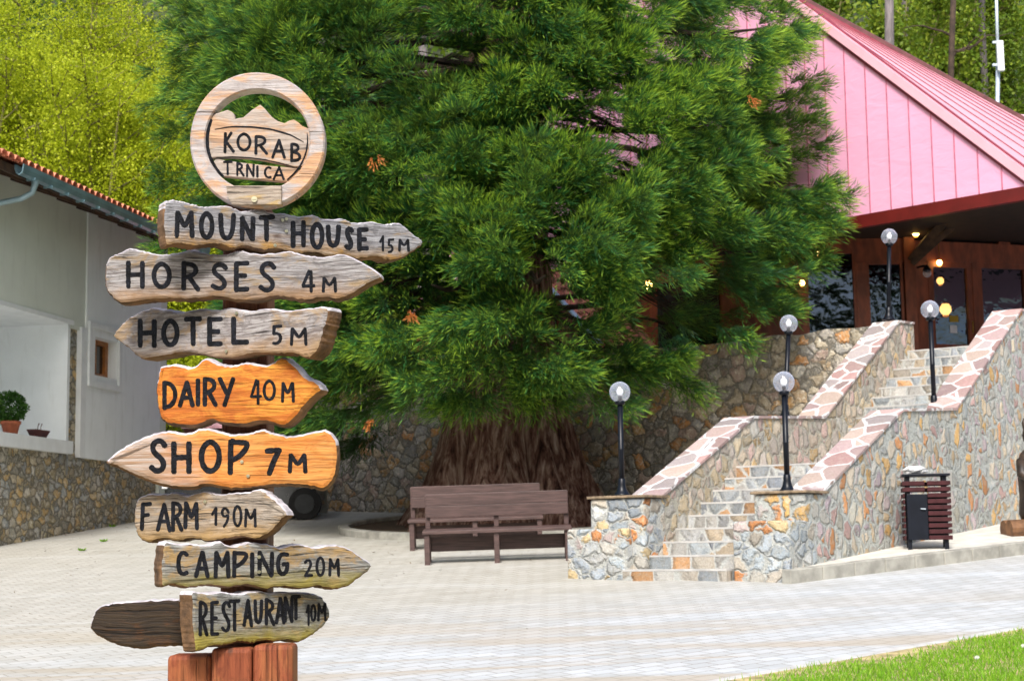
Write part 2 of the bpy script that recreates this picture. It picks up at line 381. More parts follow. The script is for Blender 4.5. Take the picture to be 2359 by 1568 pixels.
M['rubbish'] = simple('white_plastic_bag', (.8,.8,.8), .4, var=.1)
M['screw'] = simple('zinc_screw', (.55,.52,.36), .35, metal=.8, var=.2)
M['blackpaint'] = simple('black_carved_paint', (.006,.007,.011), .55, var=.9, scale=70, spec=.18, bump=.7, bscale=220)
M['bark'] = None
M['trunk_grey'] = simple('grey_trunk_bark', (.15,.13,.13), .9, var=.4, scale=3, stretch=(6,6,1), bump=.5, bscale=10)
M['twig'] = simple('brown_twig', (.045,.028,.018), .9, var=.4, scale=5)
M['twig_light'] = simple('olive_stem_bark', (.16,.15,.05), .9, var=.4, scale=5)

def bark_mat():
    m, nt, b = mat('fibrous_red_bark'); k = NT(nt); c = k.coord(scale=(1.6,1.6,.14))
    a = k.noise(c, 7, 6, .65, .4); a2 = k.noise(c, 24, 5, .7)
    col = k.ramp(a, [(.34,(.035,.016,.012)),(.47,(.18,.090,.066)),(.60,(.38,.25,.19)),(.72,(.60,.48,.39))])
    col = k.mix(k.math('MULTIPLY', k.step(a2,.5,.7), .5), col, (.03,.015,.012))
    k.l(col, b.inputs['Base Color']); b.inputs['Roughness'].default_value = .95; b.inputs['Specular IOR Level'].default_value = .1
    k.l(k.bump(k.math('ADD', a, k.math('MULTIPLY', a2, .5)), 1.0, .12), b.inputs['Normal'])
    return m
M['bark'] = bark_mat()
def pink_mat():
    m, nt, b = mat('pink_coated_metal'); k = NT(nt); c = k.coord(scale=(1,1,2.2))
    n1 = k.noise(c, .8, 4); n2 = k.noise(c, 2.3, 2, .5, 1.0)
    st = k.noise(k.coord(scale=(3,3,.3)), 3, 5, .6)
    pc = k.mix(k.step(n1,.3,.7), (.77,.37,.53), (.80,.40,.57))
    k.l(k.mix(k.math('MULTIPLY', k.step(st,.5,.72), .05), pc, (.66,.30,.42)), b.inputs['Base Color'])
    b.inputs['Roughness'].default_value = .42; b.inputs['Specular IOR Level'].default_value = .6
    k.l(k.bump(n2, .35, .03), b.inputs['Normal'])
    return m
M['pink'] = pink_mat()
M['seam'] = simple('pink_roof_seam', (.24,.035,.055), .45, var=.15)
M['seamlight'] = simple('gable_seam_pink', (.50,.17,.24), .45, var=.15)
M['ridgecap'] = simple('dull_maroon_cap', (.14,.05,.05), .5, var=.2)
M['pinklight'] = simple('pale_pink_roof_sheet', (.80,.42,.49), .3, var=.06, scale=2)

# ------------------------------------------------------------------ ground, road, terrain
def sheet(name, poly, m, dz=0, zf=None, nx=1):
    b = MB(); zf = zf or ground_z
    b.add([(x, y, zf(x, y) + dz) for x, y in poly], [tuple(range(len(poly)))]); return b
def ground():
    xs = np.concatenate([np.linspace(-220, -16, 12), np.linspace(-14, 14, 29), np.linspace(16, 220, 12)])
    ys = np.concatenate([np.linspace(-200, -4, 10), np.linspace(-2, 40, 43), [43, 46, 50]])
    b = MB(); vs = []
    for y in ys:
        for x in xs:
            z = GA * max(-30, min(30, x)) + GB * max(-12, min(44, y))
            z -= .085 * math.exp(-((x - .45)**2 / .9 + (y - 20.2)**2 / 1.6))
            vs.append((x, y, z))
    n = len(xs)
    b.add(vs, [(j*n+i, j*n+i+1, (j+1)*n+i+1, (j+1)*n+i) for j in range(len(ys)-1) for i in range(n-1)])
    structure(b.build('paved_yard', M['paver'], smooth=True))
ground()
def hillside():
    b = MB(); vs = []; xs = np.linspace(-140, 140, 71); ys = np.concatenate([np.linspace(44, 130, 44), [170, 260]])
    for y in ys:
        for x in xs:
            z = 3.6 + max(0, y - 46) * .62 - 1.2 + 1.6 * math.sin(x * .13 + y * .07) * min(1, max(0, (y - 46) / 20)) + .8 * math.sin(x * .4 - y * .21) * min(1, max(0, (y - 46) / 20))
            if y < 46.1: z = 2.2
            vs.append((x, y, z))
    n = len(xs)
    b.add(vs, [(j*n+i, j*n+i+1, (j+1)*n+i+1, (j+1)*n+i) for j in range(len(ys)-1) for i in range(n-1)])
    structure(b.build('hillside', M['hill'], smooth=True))
hillside()

# kerb along the right and pavement behind it
K0, K1 = G(1821, 1344.7), G(2359, 1277)
kd = Vector((K1.x - K0.x, K1.y - K0.y, 0)).normalized(); kn = Vector((-kd.y, kd.x, 0))
b = MB(); L = .52; i = 0
while i * L < 9:
    a = K0 + kd * (i * L + .006); e = K0 + kd * ((i + 1) * L - .006)
    P = []
    for q, off in ((a, 0), (e, 0), (e, .14), (a, .14)):
        r = q + kn * off; P.append(Vector((r.x, r.y, ground_z(r.x, r.y) - .1)))
    b.prism(P, (0, 0, .1 + .155 + random.uniform(-.004, .004))); i += 1
structure(b.build('kerb', M['kerb'], bevel=.012))
b = MB()
pw = [K0 + kd * .1 + kn * .13, K0 + kd * 9 + kn * .13, K0 + kd * 9 + kn * 3.2, K0 + kd * .1 + kn * 3.2]
b.prism([(p.x, p.y, ground_z(p.x, p.y) - .08) for p in pw], (0, 0, .08 + .145))
structure(b.build('pavement', M['walk']))

# lawn at lower right: turf sheet + blades
g0, g1 = G(1680, 1572), G(2359, 1452)
gd = Vector((g1.x - g0.x, g1.y - g0.y)).normalized(); gn = Vector((gd.y, -gd.x))
b = MB(); q = []
for s_, o_ in ((-14, 0), (9, 0), (9, 14), (-14, 14)):
    p = g0.xy + gd * s_ + gn * o_; q.append((p.x, p.y, ground_z(p.x, p.y) + .02))
b.prism([(x, y, z - .05) for x, y, z in q], (0, 0, .05)); structure(b.build('lawn_turf', M['turf']))
b = MB(); q = []
for s_, o_ in ((-14, -.10), (9, -.10), (9, -.005), (-14, -.005)):
    p = g0.xy + gd * s_ + gn * o_; q.append((p.x, p.y, ground_z(p.x, p.y) - .05))
b.prism(q, (0, 0, .075)); structure(b.build('lawn_edging', simple('pale_edging_concrete', (.46,.45,.43), .85, var=.15, scale=6), bevel=.01))
def blade_mesh(name, P, Dv, L, W, tint, m, parent=None, side=None):
    """one four-cornered leaf or needle per row"""
    n = len(P)
    rv = rng.normal(size=(n, 3)) if side is None else side
    S = np.cross(Dv, rv); S /= np.linalg.norm(S, axis=1, keepdims=True) + 1e-9
    L = np.broadcast_to(np.asarray(L, float), (n,))[:, None]; W = np.broadcast_to(np.asarray(W, float), (n,))[:, None]
    mid = P + Dv * L * .45
    V = np.stack([P, mid + S * W * .5, P + Dv * L, mid - S * W * .5], 1).reshape(-1, 3)
    if parent is not None: V = V - np.array(parent.location)
    me = bpy.data.meshes.new(name)
    me.vertices.add(4 * n); me.vertices.foreach_set('co', V.astype(np.float32).ravel())
    me.loops.add(4 * n); me.loops.foreach_set('vertex_index', np.arange(4 * n, dtype=np.int32))
    me.polygons.add(n); me.polygons.foreach_set('loop_start', np.arange(0, 4 * n, 4, dtype=np.int32))
    me.polygons.foreach_set('loop_total', np.full(n, 4, dtype=np.int32))
    a = me.attributes.new('tint', 'FLOAT', 'POINT')
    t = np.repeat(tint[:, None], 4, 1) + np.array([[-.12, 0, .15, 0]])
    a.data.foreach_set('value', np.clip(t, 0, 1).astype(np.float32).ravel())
    me.materials.append(m); me.update(calc_edges=True)
    o = bpy.data.objects.new(name, me); COL.objects.link(o)
    if parent is not None: o.parent = parent; PARENTS.append((o, parent))
    return o
def norm(a): return a / (np.linalg.norm(a, axis=-1, keepdims=True) + 1e-9)
M['grass'] = foliage_mat('fresh_grass', (.09,.24,.012), (.19,.44,.018), (.42,.55,.07), .4)
n = 130000
s_ = rng.uniform(-3.5, 7, n); o_ = rng.uniform(.02, 1, n) ** 1.0 * 4.2 + .03
bare = np.exp(-((s_ - 1.75) ** 2 / .5 + (o_ - .12) ** 2 / .05)) + np.exp(-((s_ + .1) ** 2 / .9 + (o_ - .15) ** 2 / .07)) * .8
keep = rng.random(n) > bare; s_, o_ = s_[keep], o_[keep]; n = len(s_)
px_ = g0.x + gd.x * s_ + gn.x * o_; py_ = g0.y + gd.y * s_ + gn.y * o_
P = np.stack([px_, py_, GA * px_ + GB * py_ + .02], 1)
Dv = norm(rng.normal(size=(n, 3)) * [.5, .5, .1] + [0, 0, 1])
cl = np.sin(px_ * 5) * np.sin(py_ * 6.1) * .5 + .5
o = blade_mesh('lawn_grass', P, Dv, rng.uniform(.03, .085, n) * (.6 + .6 * cl), rng.uniform(.005, .009, n), np.clip(rng.normal(.42, .2, n) + .15 * (cl - .5) + .5 * np.exp(-o_ / .12), 0, 1), M['grass'])
tag(o, kind='stuff')
for k_, (px, py) in enumerate(((2250, 1536), (2357, 1508))):
    f = thing('daisy', ['small white daisy pair in the lawn corner, the nearer one', 'small white daisy in the lawn by the right frame edge'][k_], 'flower', G(px, py))
    b = MB(); c = f.location
    b.tube([c, c + Vector((.004, 0, .07))], .0025, 5); b.build('stem', M['grass'], f)
    b = MB(); t0 = c + Vector((.004, -.004, .074))
    for j in range(10):
        a = j * .628; u = Vector((math.cos(a), -.35 * math.sin(a), math.sin(a) * .8)); v = Vector((-math.sin(a), 0, math.cos(a) * .8)) * .005
        b.quad(t0, t0 + u * .012 + v, t0 + u * .022, t0 + u * .012 - v)
    b.build('petals', M['white'], f)
for k_, (px, py) in enumerate(((258, 1213), (240, 1247), (190, 1268))):
    c = G(px, py); n = 26; a = rng.uniform(0, 6.28, n)
    P = np.array(c)[None] + np.stack([np.cos(a), np.sin(a), 0 * a], 1) * rng.uniform(0, .03, n)[:, None]
    Dv = norm(np.stack([np.cos(a), np.sin(a), rng.uniform(.4, 1.2, n)], 1))
    o = blade_mesh('weed_tuft', P, Dv, rng.uniform(.04, .09, n), .03, rng.uniform(.1, .6, n), M['grass'])
    tag(o, ['green weed tuft growing in the paving farthest up beside the house', 'small green weed tuft in the middle of the yard paving left', 'lowest green weed tuft in the yard paving left'][k_], 'weed', 'weeds in the paving')

# ------------------------------------------------------------------ signpost
SY = 4.95
base = G(565, 2500); base = Vector((D(565, 1270, SY).x, SY, 0)); base.z = ground_z(base.x, base.y)
SIGN = thing('signpost', 'tall rustic wooden signpost stacked with carved arrow boards under a round emblem', 'signpost', base)
T1 = lambda x, y: (157.27 + x / 2.659, 117.95 + y / 2.659)
T2 = lambda x, y: (157.27 + x / 1.7434, 668.4 + y / 1.7434)
def plane(yaw, dy=0.0):
    a = math.radians(yaw); n = Vector((math.sin(a), -math.cos(a), 0)); return Vector((base.x, SY + dy, 0)), n
def spline(pts, sub=5, jit=.0):
    out = []; n = len(pts)
    for i in range(n):
        p0, p1, p2, p3 = (np.array(pts[(i + j - 1) % n], float) for j in range(4))
        for t in np.arange(sub) / sub:
            q = .5 * ((2*p1) + (-p0+p2)*t + (2*p0-5*p1+4*p2-p3)*t*t + (-p0+3*p1-3*p2+p3)*t**3)
            out.append(tuple(q + rng.normal(size=2) * jit))
    return out
def slab(name, pts, yaw, thick, mats, parent, dy=0, bev=.012, sub=6, jit=.75, round_back=.03):
    """outline in photo units -> thick wooden slab on a vertical plane through the post"""
    p0, n = plane(yaw, dy)
    P = [hit(x, y, p0, n) for x, y in (spline(pts, sub, jit) if sub > 1 else pts)]
    u = Vector((n.y, -n.x, 0)) * -1; N_ = len(P)
    Q = np.array([((p - p0).dot(u), p.z) for p in P])
    area = np.sum(Q[:, 0] * np.roll(Q[:, 1], -1) - np.roll(Q[:, 0], -1) * Q[:, 1]); sgn = 1 if area > 0 else -1
    tn = norm(np.roll(Q, -2, 0) - np.roll(Q, 2, 0)); nrm = np.stack([-tn[:, 1], tn[:, 0]], 1) * sgn
    rings = [(bev, 0), (bev * .45, bev * .25), (bev * .12, bev * .8), (0, bev * 1.8), (0, thick * .75), (round_back * .5, thick * .93), (round_back, thick)]
    mb = MB(); vs = []
    for ins, dep in rings:
        q = Q + nrm * ins
        for a, z in q: vs.append(p0 + u * a + Vector((0, 0, z)) - n * dep)
    fs = []; ms = []
    for r in range(len(rings) - 1):
        for i in range(N_):
            j = (i + 1) % N_; fs.append((r*N_+i, r*N_+j, (r+1)*N_+j, (r+1)*N_+i))
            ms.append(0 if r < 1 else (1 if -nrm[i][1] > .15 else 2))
    fs += [tuple(range(N_)), tuple(range((len(rings)-1)*N_, len(rings)*N_))]; ms += [0, 2]
    o0 = len(mb.v); mb.v += [tuple(v) for v in vs]; mb.f += fs; mb.m += ms
    return mb.build(name, mats, parent)

def arcpts(cx, cy, rx, ry, a0, a1, n=14):
    return [(cx + rx * math.cos(math.radians(a0 + (a1 - a0) * i / n)), cy + ry * math.sin(math.radians(a0 + (a1 - a0) * i / n))) for i in range(n + 1)]
OV = arcpts(.5, .5, .5, .5, 90, 450, 22)
GL = {
 'M': [[(.02,0),(.08,1)],[(.08,1),(.5,.38),(.92,1)],[(.92,1),(.98,0)]], 'O': [OV], '0': [OV],
 'U': [[(0,1),(.04,.4),(.16,.1),(.45,0),(.75,.08),(.93,.4),(1,1)]], 'N': [[(.03,0),(.05,1)],[(.05,1),(.93,0)],[(.93,0),(.97,1)]],
 'T': [[(0,.98),(1,1)],[(.5,.98),(.52,0)]], 'H': [[(.04,0),(.04,1)],[(.96,0),(.96,1)],[(.04,.5),(.96,.52)]],
 'S': [[(1,.82),(.82,.97),(.5,1),(.18,.92),(.06,.76),(.2,.6),(.5,.5),(.82,.38),(.95,.22),(.82,.06),(.5,0),(.18,.03),(0,.14)]],
 'E': [[(.04,0),(.04,1)],[(.04,.98),(1,1)],[(.04,.52),(.8,.52)],[(.04,.02),(1,.03)]],
 'F': [[(.08,0),(.2,1)],[(.2,.98),(1,1)],[(.15,.55),(.8,.58)]],
 'R': [[(.04,0),(.06,1)],[(.06,.98),(.6,.98),(.92,.84),(.88,.62),(.5,.5),(.08,.46)],[(.4,.48),(1,0)]],
 'L': [[(.04,1),(.04,0)],[(.04,.03),(1,.04)]], 'D': [[(.05,0),(.05,1)],[(.05,.98),(.55,.95),(.95,.68),(.95,.35),(.6,.08),(.05,.02)]],
 'A': [[(0,0),(.55,1)],[(.55,1),(1,0)],[(.2,.34),(.82,.34)]], 'I': [[(.5,0),(.5,1)]], 'Y': [[(0,1),(.5,.45)],[(1,1),(.35,0)]],
 'P': [[(.05,0),(.08,1)],[(.08,.98),(1,.95),(.9,.75),(.5,.5),(.1,.4)]], 'C': [[(.98,.85),(.7,1),(.35,.95),(.06,.7),(.03,.38),(.25,.06),(.65,0),(1,.12)]],
 'G': [[(.95,.9),(.65,1),(.3,.93),(.04,.65),(.05,.3),(.3,.03),(.68,.02),(.93,.25),(.93,.5)],[(.55,.48),(1,.5)]],
 'K': [[(.05,0),(.1,1)],[(.75,1),(.12,.52)],[(.2,.55),(1,.03)]],
 'B': [[(.05,0),(.06,1)],[(.06,.98),(.6,.98),(.85,.8),(.6,.57),(.1,.52)],[(.1,.52),(.7,.48),(1,.25),(.75,.03),(.05,.02)]],
 '1': [[(.0,.62),(.75,1)],[(.75,1),(.72,0)]], '2': [[(.02,.78),(.25,.98),(.65,1),(.9,.8),(.8,.55),(.4,.3),(.04,.02)],[(.04,.03),(1,.05)]],
 '4': [[(.55,1),(0,.28)],[(0,.28),(1,.3)],[(.72,1),(.74,0)]], '5': [[(.12,.98),(.95,1)],[(.12,.98),(.08,.58)],[(.08,.58),(.55,.66),(.95,.46),(.9,.16),(.55,0),(.05,.06)]],
 '7': [[(0,.96),(1,1)],[(1,1),(.5,.45),(.2,0)]], '9': [[(.95,.72),(.75,.98),(.3,.98),(.05,.75),(.2,.5),(.6,.46),(.95,.68),(.85,.25),(.35,0)]],
}
def ribbon(mb, pts, wd, p0, n, hgt, taper=None):
    """carved stroke: pts in photo units, width in photo units; shallow ridge section proud of the board"""
    P = [np.array(p, float) for p in pts]; Q = [P[0]]
    for a, c in zip(P[:-1], P[1:]):
        k = max(1, int(np.linalg.norm(c - a) / 5)); Q += [a + (c - a) * (i + 1) / k for i in range(k)]
    Q = np.array(Q); k = len(Q)
    if k > 4:
        S = Q.copy(); closed = np.linalg.norm(Q[0] - Q[-1]) < 1.5
        for _ in range(2):
            S[1:-1] = (S[:-2] + 2 * S[1:-1] + S[2:]) / 4
        Q = S
    T = np.gradient(Q, axis=0); T /= np.linalg.norm(T, axis=1, keepdims=True) + 1e-9; N2 = np.stack([-T[:, 1], T[:, 0]], 1)
    ws = wd * .5 * (1 + rng.normal(size=k) * .05)
    if taper: ws = ws * np.interp(np.linspace(0, 1, k), np.linspace(0, 1, len(taper)), taper)
    cap = wd * .28
    Q = np.vstack([Q[0] - T[0] * cap, Q, Q[-1] + T[-1] * cap]); N2 = np.vstack([N2[0], N2, N2[-1]]); ws = np.concatenate([[ws[0] * .6], ws, [ws[-1] * .6]])
    vs = []
    for q, nn, w_ in zip(Q, N2, ws):
        for o_, h_ in ((-1, -.001), (-.55, hgt * .8), (0, hgt * .55), (.55, hgt * .8), (1, -.001)):
            x, y = q + nn * w_ * o_; vs.append(hit(x, y, p0 + n * h_, n))
    k = len(Q)
    mb.add(vs, [(i*5+j, i*5+j+1, i*5+j+6, i*5+j+5) for i in range(k-1) for j in range(4)] + [(0,1,2,3,4), tuple(range((k-1)*5, k*5))[::-1]])
def letters(word, boxes, T, wd, yaw, parent, dy=0, extra=(), slant=0):
    p0, n = plane(yaw, dy); mb = MB(); bi = iter(boxes); part = None
    if extra:
        for pts, w_, tp in extra:
            m2 = MB(); ribbon(m2, [T(*p) for p in pts], w_ * T.k, p0, n, .0022, tp); m2.build('carved_line', M['blackpaint'], parent)
    for ch in word + ' ':
        if ch == ' ':
            mb.build('lettering', M['blackpaint'], parent); mb = MB(); continue
        bx = next(bi)
        x0, y0, x1, y1 = bx[:4]; w_ = (bx[4] if len(bx) > 4 else wd) * 1.25
        if ch != 'I': x0 += w_ * .35; x1 -= w_ * .35
        y0 += w_ * .4; y1 -= w_ * .4
        for st in GL[ch]:
            jx, jy = rng.normal(size=2) * .012
            ribbon(mb, [T(x0 + (x1 - x0) * (u + jx) , y1 - (y1 - y0) * (v + jy)) for u, v in st], w_ * T.k, p0, n, .0022)
T1.k = 1 / 2.659; T2.k = 1 / 1.7434
def screw(px, py, yaw, parent, dy=0, r=.005):
    p0, n = plane(yaw, dy); c = hit(px, py, p0 + n * .002, n); mb = MB()
    t = Vector((-n.y, n.x, 0)); z = Vector((0, 0, 1))
    ring = [c + (t * math.cos(a) + z * math.sin(a)) * r for a in np.linspace(0, 6.2832, 12, endpoint=False)]
    mb.prism(ring, n * .003)
    mb.box((-r*.7, -.001, -.0012), (r*.7, .001, .0012), fr=lambda x, y, q: c + t * x + z * q + n * (.0035 + y))
    return mb.build('screw', M['screw'], parent)

GREY_L, GREY_D = (.46,.42,.40), (.20,.17,.16)
EDGE_T = simple('silver_upper_edge', (.50,.47,.50), .75, var=.3, scale=30, stretch=(1,1,1), bump=.5, bscale=40)  # upward edge faces silver, all other edge faces brown
EDGE_B = simple('brown_lower_edge', (.12,.065,.03), .85, var=.55, scale=16, bump=.8, bscale=40)
zof = lambda y: D(565, y, SY).z - base.z
BM = {
 'mount': board_mat('weathered_board_grey', (.40,.405,.43), (.13,.125,.135), (.38,.255,.11), .07, (zof(590), zof(535), (.48,.25,.035)), 1),
 'horses': board_mat('weathered_board_brown', (.41,.40,.405), (.14,.122,.118), (.36,.245,.12), .09, (zof(705), zof(640), (.38,.22,.10)), 2),
 'hotel': board_mat('weathered_board_pale', (.45,.43,.43), (.155,.13,.125), (.40,.27,.14), .10, (zof(830), zof(770), (.44,.27,.13)), 3),
 'dairy': board_mat('orange_varnished_board', (.70,.30,.040), (.44,.14,.012), (.50,.12,.010), .17, None, 4, .5, .35),
 'shop': board_mat('half_orange_board', (.66,.27,.055), (.44,.14,.022), (.70,.31,.08), .17, None, 5, .5, .4),
 'farm': board_mat('pale_tan_board', (.43,.375,.315), (.18,.145,.11), (.46,.30,.14), .12, (zof(1252), zof(1190), (.46,.28,.09)), 6),
 'camp': board_mat('mossy_grey_board', (.38,.385,.37), (.13,.125,.115), (.46,.29,.10), .12, (zof(1356), zof(1305), (.30,.25,.045)), 7),
 'rest': board_mat('moss_stained_board', (.37,.38,.365), (.12,.118,.11), (.48,.34,.14), .10, (zof(1485), zof(1430), (.40,.33,.045)), 8),
 'back': board_mat('dark_brown_board', (.045,.028,.013), (.016,.010,.006), (.085,.035,.010), .10, None, 9, .5),  # blank board back, dark brown throughout
 'ring': board_mat('ring_board', (.48,.45,.45), (.34,.30,.29), (.66,.36,.17), .16, None, 10, .4, .3),
 'plate': board_mat('emblem_plate_board', (.48,.41,.36), (.32,.26,.22), (.60,.35,.19), .14, None, 11, .4, .35),
 'foot': board_mat('grey_foot_plank', (.47,.40,.33), (.30,.24,.19), (.55,.36,.10), .05, None, 12, 1.2),
}
# orange/grey split of the SHOP board: grey weathered left, varnished right
def split_board(m, x0, x1):
    k = NT(m.node_tree); b_ = m.node_tree.nodes['Principled BSDF']; src = b_.inputs['Base Color'].links[0].from_socket
    tc = k.n('TexCoord'); sp = k.n('SeparateXYZ'); k.l(tc.outputs['Object'], sp.inputs[0])
    c = k.coord(scale=(1, 1, 3)); nz = k.noise(c, 9, 4)
    xx = k.math('ADD', k.math('ADD', sp.outputs[0], k.math('MULTIPLY', sp.outputs[2], .35)), k.math('MULTIPLY_ADD', nz, .24, -.12))
    g = k.noise(k.coord(scale=(2, 2, 22), loc=(3, 1, 2)), 5, 5)
    k.l(k.mix(k.step(xx, x0, x1), k.mix(k.step(g, .3, .7), (.30,.18,.10), (.45,.38,.34)), src), b_.inputs['Base Color'])
zs_ = zof(1060) * .35
split_board(BM['shop'], -.29 + zs_, -.08 + zs_)

def arrow(pts, T, yaw, thick, key, word, boxes, wd, label, screws=(), dy=0, bev=.011, extra=()):
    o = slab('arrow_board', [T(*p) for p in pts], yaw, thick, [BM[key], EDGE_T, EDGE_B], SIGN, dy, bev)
    o['label'] = label
    if word: letters(word, boxes, T, wd, yaw, o, dy, extra)
    for x, y in screws: screw(*T(x, y), yaw, o, dy)
    return o
# part children keep world shape: parts sit in the signpost frame
arrow([(600,915),(660,908),(720,922),(790,940),(850,950),(940,940),(1010,952),(1080,975),(1170,960),(1250,985),(1330,990),(1420,1010),(1500,998),(1580,1025),(1680,1020),(1750,1045),(1850,1040),(1950,1055),(2030,1050),(2110,1110),(2180,1168),(2110,1232),(2040,1272),(1960,1283),(1880,1262),(1780,1275),(1680,1255),(1600,1265),(1500,1235),(1400,1245),(1290,1215),(1200,1222),(1100,1200),(1000,1210),(930,1185),(850,1190),(760,1195),(680,1180),(610,1192),(588,1150),(580,1050),(585,960)],
  T1, 28, .075, 'mount', 'MOUNT HOUSE 15M', [(650,975,775,1150),(800,978,895,1158),(920,985,1025,1165),(1050,1008,1145,1168),(1162,1003,1268,1168),(1362,1033,1458,1207),(1480,1043,1570,1220),(1580,1060,1670,1217),(1690,1065,1750,1227),(1768,1078,1843,1230),(1905,1128,1940,1230,14),(1955,1145,2000,1240,14),(2020,1148,2092,1230,16)], 29,
  'grey arrow board pointing right, topmost below the emblem', [(1335,1028),(1312,1035),(1335,1102),(1265,1190)])
arrow([(395,1205),(470,1222),(560,1240),(660,1232),(750,1215),(850,1235),(950,1240),(1050,1218),(1130,1232),(1240,1235),(1350,1222),(1450,1245),(1560,1255),(1690,1240),(1800,1290),(1920,1375),(1830,1430),(1740,1490),(1650,1520),(1560,1512),(1460,1530),(1350,1515),(1250,1505),(1150,1530),(1020,1525),(900,1505),(780,1520),(640,1520),(520,1525),(420,1535),(320,1545),(270,1510),(230,1460),(220,1400),(225,1310),(250,1260),(300,1235),(350,1210)],
  T1, -4, .07, 'horses', 'HORSES 4M', [(350,1278,470,1457),(510,1288,634,1462),(690,1283,807,1472),(870,1290,977,1474),(1013,1283,1112,1477),(1163,1283,1272,1482),(1430,1338,1515,1480,20),(1553,1380,1647,1480,19)], 29,
  'brown grey arrow board pointing right, second from top')
arrow([(178,180),(215,130),(265,95),(330,70),(390,75),(450,85),(520,72),(600,78),(640,68),(720,80),(800,72),(880,80),(960,70),(1030,66),(1045,85),(1036,130),(1020,185),(1002,240),(960,275),(900,257),(830,258),(740,255),(680,270),(600,275),(520,258),(440,255),(360,270),(290,275),(240,235),(200,205)],
  T2, -30, .085, 'hotel', 'HOTEL 5M', [(276,113,355,234),(373,111,447,230),(463,105,538,227),(556,106,622,228),(653,103,727,222),(816,136,862,222,13),(890,148,962,224,13)], 20,
  'pale grey arrow board pointing left, third from top', [(677,92),(636,245)])
arrow([(358,320),(375,300),(440,295),(490,305),(550,268),(600,290),(660,295),(720,285),(790,295),(850,265),(900,285),(950,340),(1000,365),(1022,400),(990,430),(950,470),(910,520),(860,550),(780,530),(700,545),(620,540),(570,528),(500,550),(420,545),(370,525),(352,470),(345,400)],
  T2, -10, .075, 'dairy', 'DAIRY 40M', [(376,360,440,482),(440,360,507,472),(512,353,530,470),(538,346,600,470),(600,346,670,470),(730,356,778,460,12),(780,358,834,447,12),(854,366,910,452,13)], 18,
  'short bright orange arrow board pointing right', bev=.019)
arrow([(148,688),(200,640),(260,605),(330,575),(400,562),(480,570),(540,550),(600,560),(660,575),(720,570),(780,555),(830,572),(900,580),(980,565),(1040,560),(1075,590),(1088,640),(1085,710),(1070,760),(1030,800),(960,790),(880,785),(800,790),(720,800),(640,800),(560,785),(480,800),(400,790),(320,768),(240,735),(190,710)],
  T2, 3, .075, 'shop', 'SHOP 7M', [(323,593,397,740),(413,603,497,740),(523,598,617,740),(638,593,730,742),(788,630,857,747),(883,653,962,737,17)], 22,
  'arrow board pointing left, weathered grey at the tip and varnished orange at the rounded end', [(697,688),(722,745)], bev=.017)
arrow([(285,830),(320,815),(380,815),(430,812),(480,822),(540,805),(600,815),(660,812),(720,808),(770,797),(820,830),(880,893),(860,920),(820,965),(760,1000),(700,990),(640,1000),(560,1010),(500,1000),(440,1010),(370,1000),(320,1015),(280,990),(262,940),(262,890),(270,850)],
  T2, -12, .07, 'farm', 'FARM 190M', [(286,850,337,967),(353,853,414,972),(412,843,462,970),(462,846,524,962),(574,868,603,947,11),(610,863,650,952,11),(660,860,700,952,11),(706,873,757,952,11)], 16,
  'short tan arrow board pointing right with a blunt tip', [(550,848)])
arrow([(388,1008),(440,1015),(500,1015),(560,1020),(610,1008),(660,1025),(720,1010),(790,1015),(850,1030),(920,1015),(990,1030),(1060,1020),(1120,1030),(1170,1060),(1222,1105),(1180,1150),(1120,1190),(1060,1200),(1000,1190),(930,1200),(860,1190),(790,1200),(720,1185),(640,1195),(560,1185),(480,1195),(420,1182),(378,1190),(372,1140),(374,1070)],
  T2, 28, .085, 'camp', 'CAMPING 20M', [(433,1038,484,1152),(506,1043,567,1157),(583,1043,652,1157),(656,1043,727,1157),(730,1048,747,1157),(760,1046,827,1152),(833,1043,890,1152),(946,1070,984,1152,11),(993,1068,1032,1152,11),(1044,1073,1092,1150,12)], 17,
  'long grey arrow board with yellow green moss along its foot, pointing right', [(766,1070),(766,1130)])
arrow([(500,1208),(560,1215),(620,1208),(680,1215),(760,1205),(820,1212),(900,1210),(985,1215),(1030,1238),(1056,1290),(1042,1335),(990,1382),(930,1412),(880,1406),(830,1413),(790,1408),(740,1420),(690,1412),(640,1425),(580,1430),(515,1452),(503,1400),(497,1330),(495,1260)],
  T2, 46, .075, 'rest', 'RESTAURANT 10M', [(523,1243,563,1387),(570,1246,607,1387),(613,1238,654,1377),(643,1238,692,1370),(700,1236,742,1352),(745,1238,783,1347),(788,1233,832,1347),(830,1230,872,1343),(864,1226,906,1335),(892,1220,936,1327),(953,1260,972,1347,9),(972,1258,997,1332,9),(1000,1253,1038,1330,10)], 14,
  'lowest arrow board, turned away to the right and stained green below')
arrow([(85,1345),(98,1300),(120,1270),(160,1256),(200,1250),(300,1243),(400,1238),(560,1240),(700,1245),(700,1420),(560,1432),(450,1428),(380,1430),(280,1440),(220,1430),(180,1420),(120,1390),(95,1370)],
  T2, -8, .05, 'back', None, None, 0, 'dark brown blank back of a board sticking out left at the bottom', [(500,1352)], dy=.12)
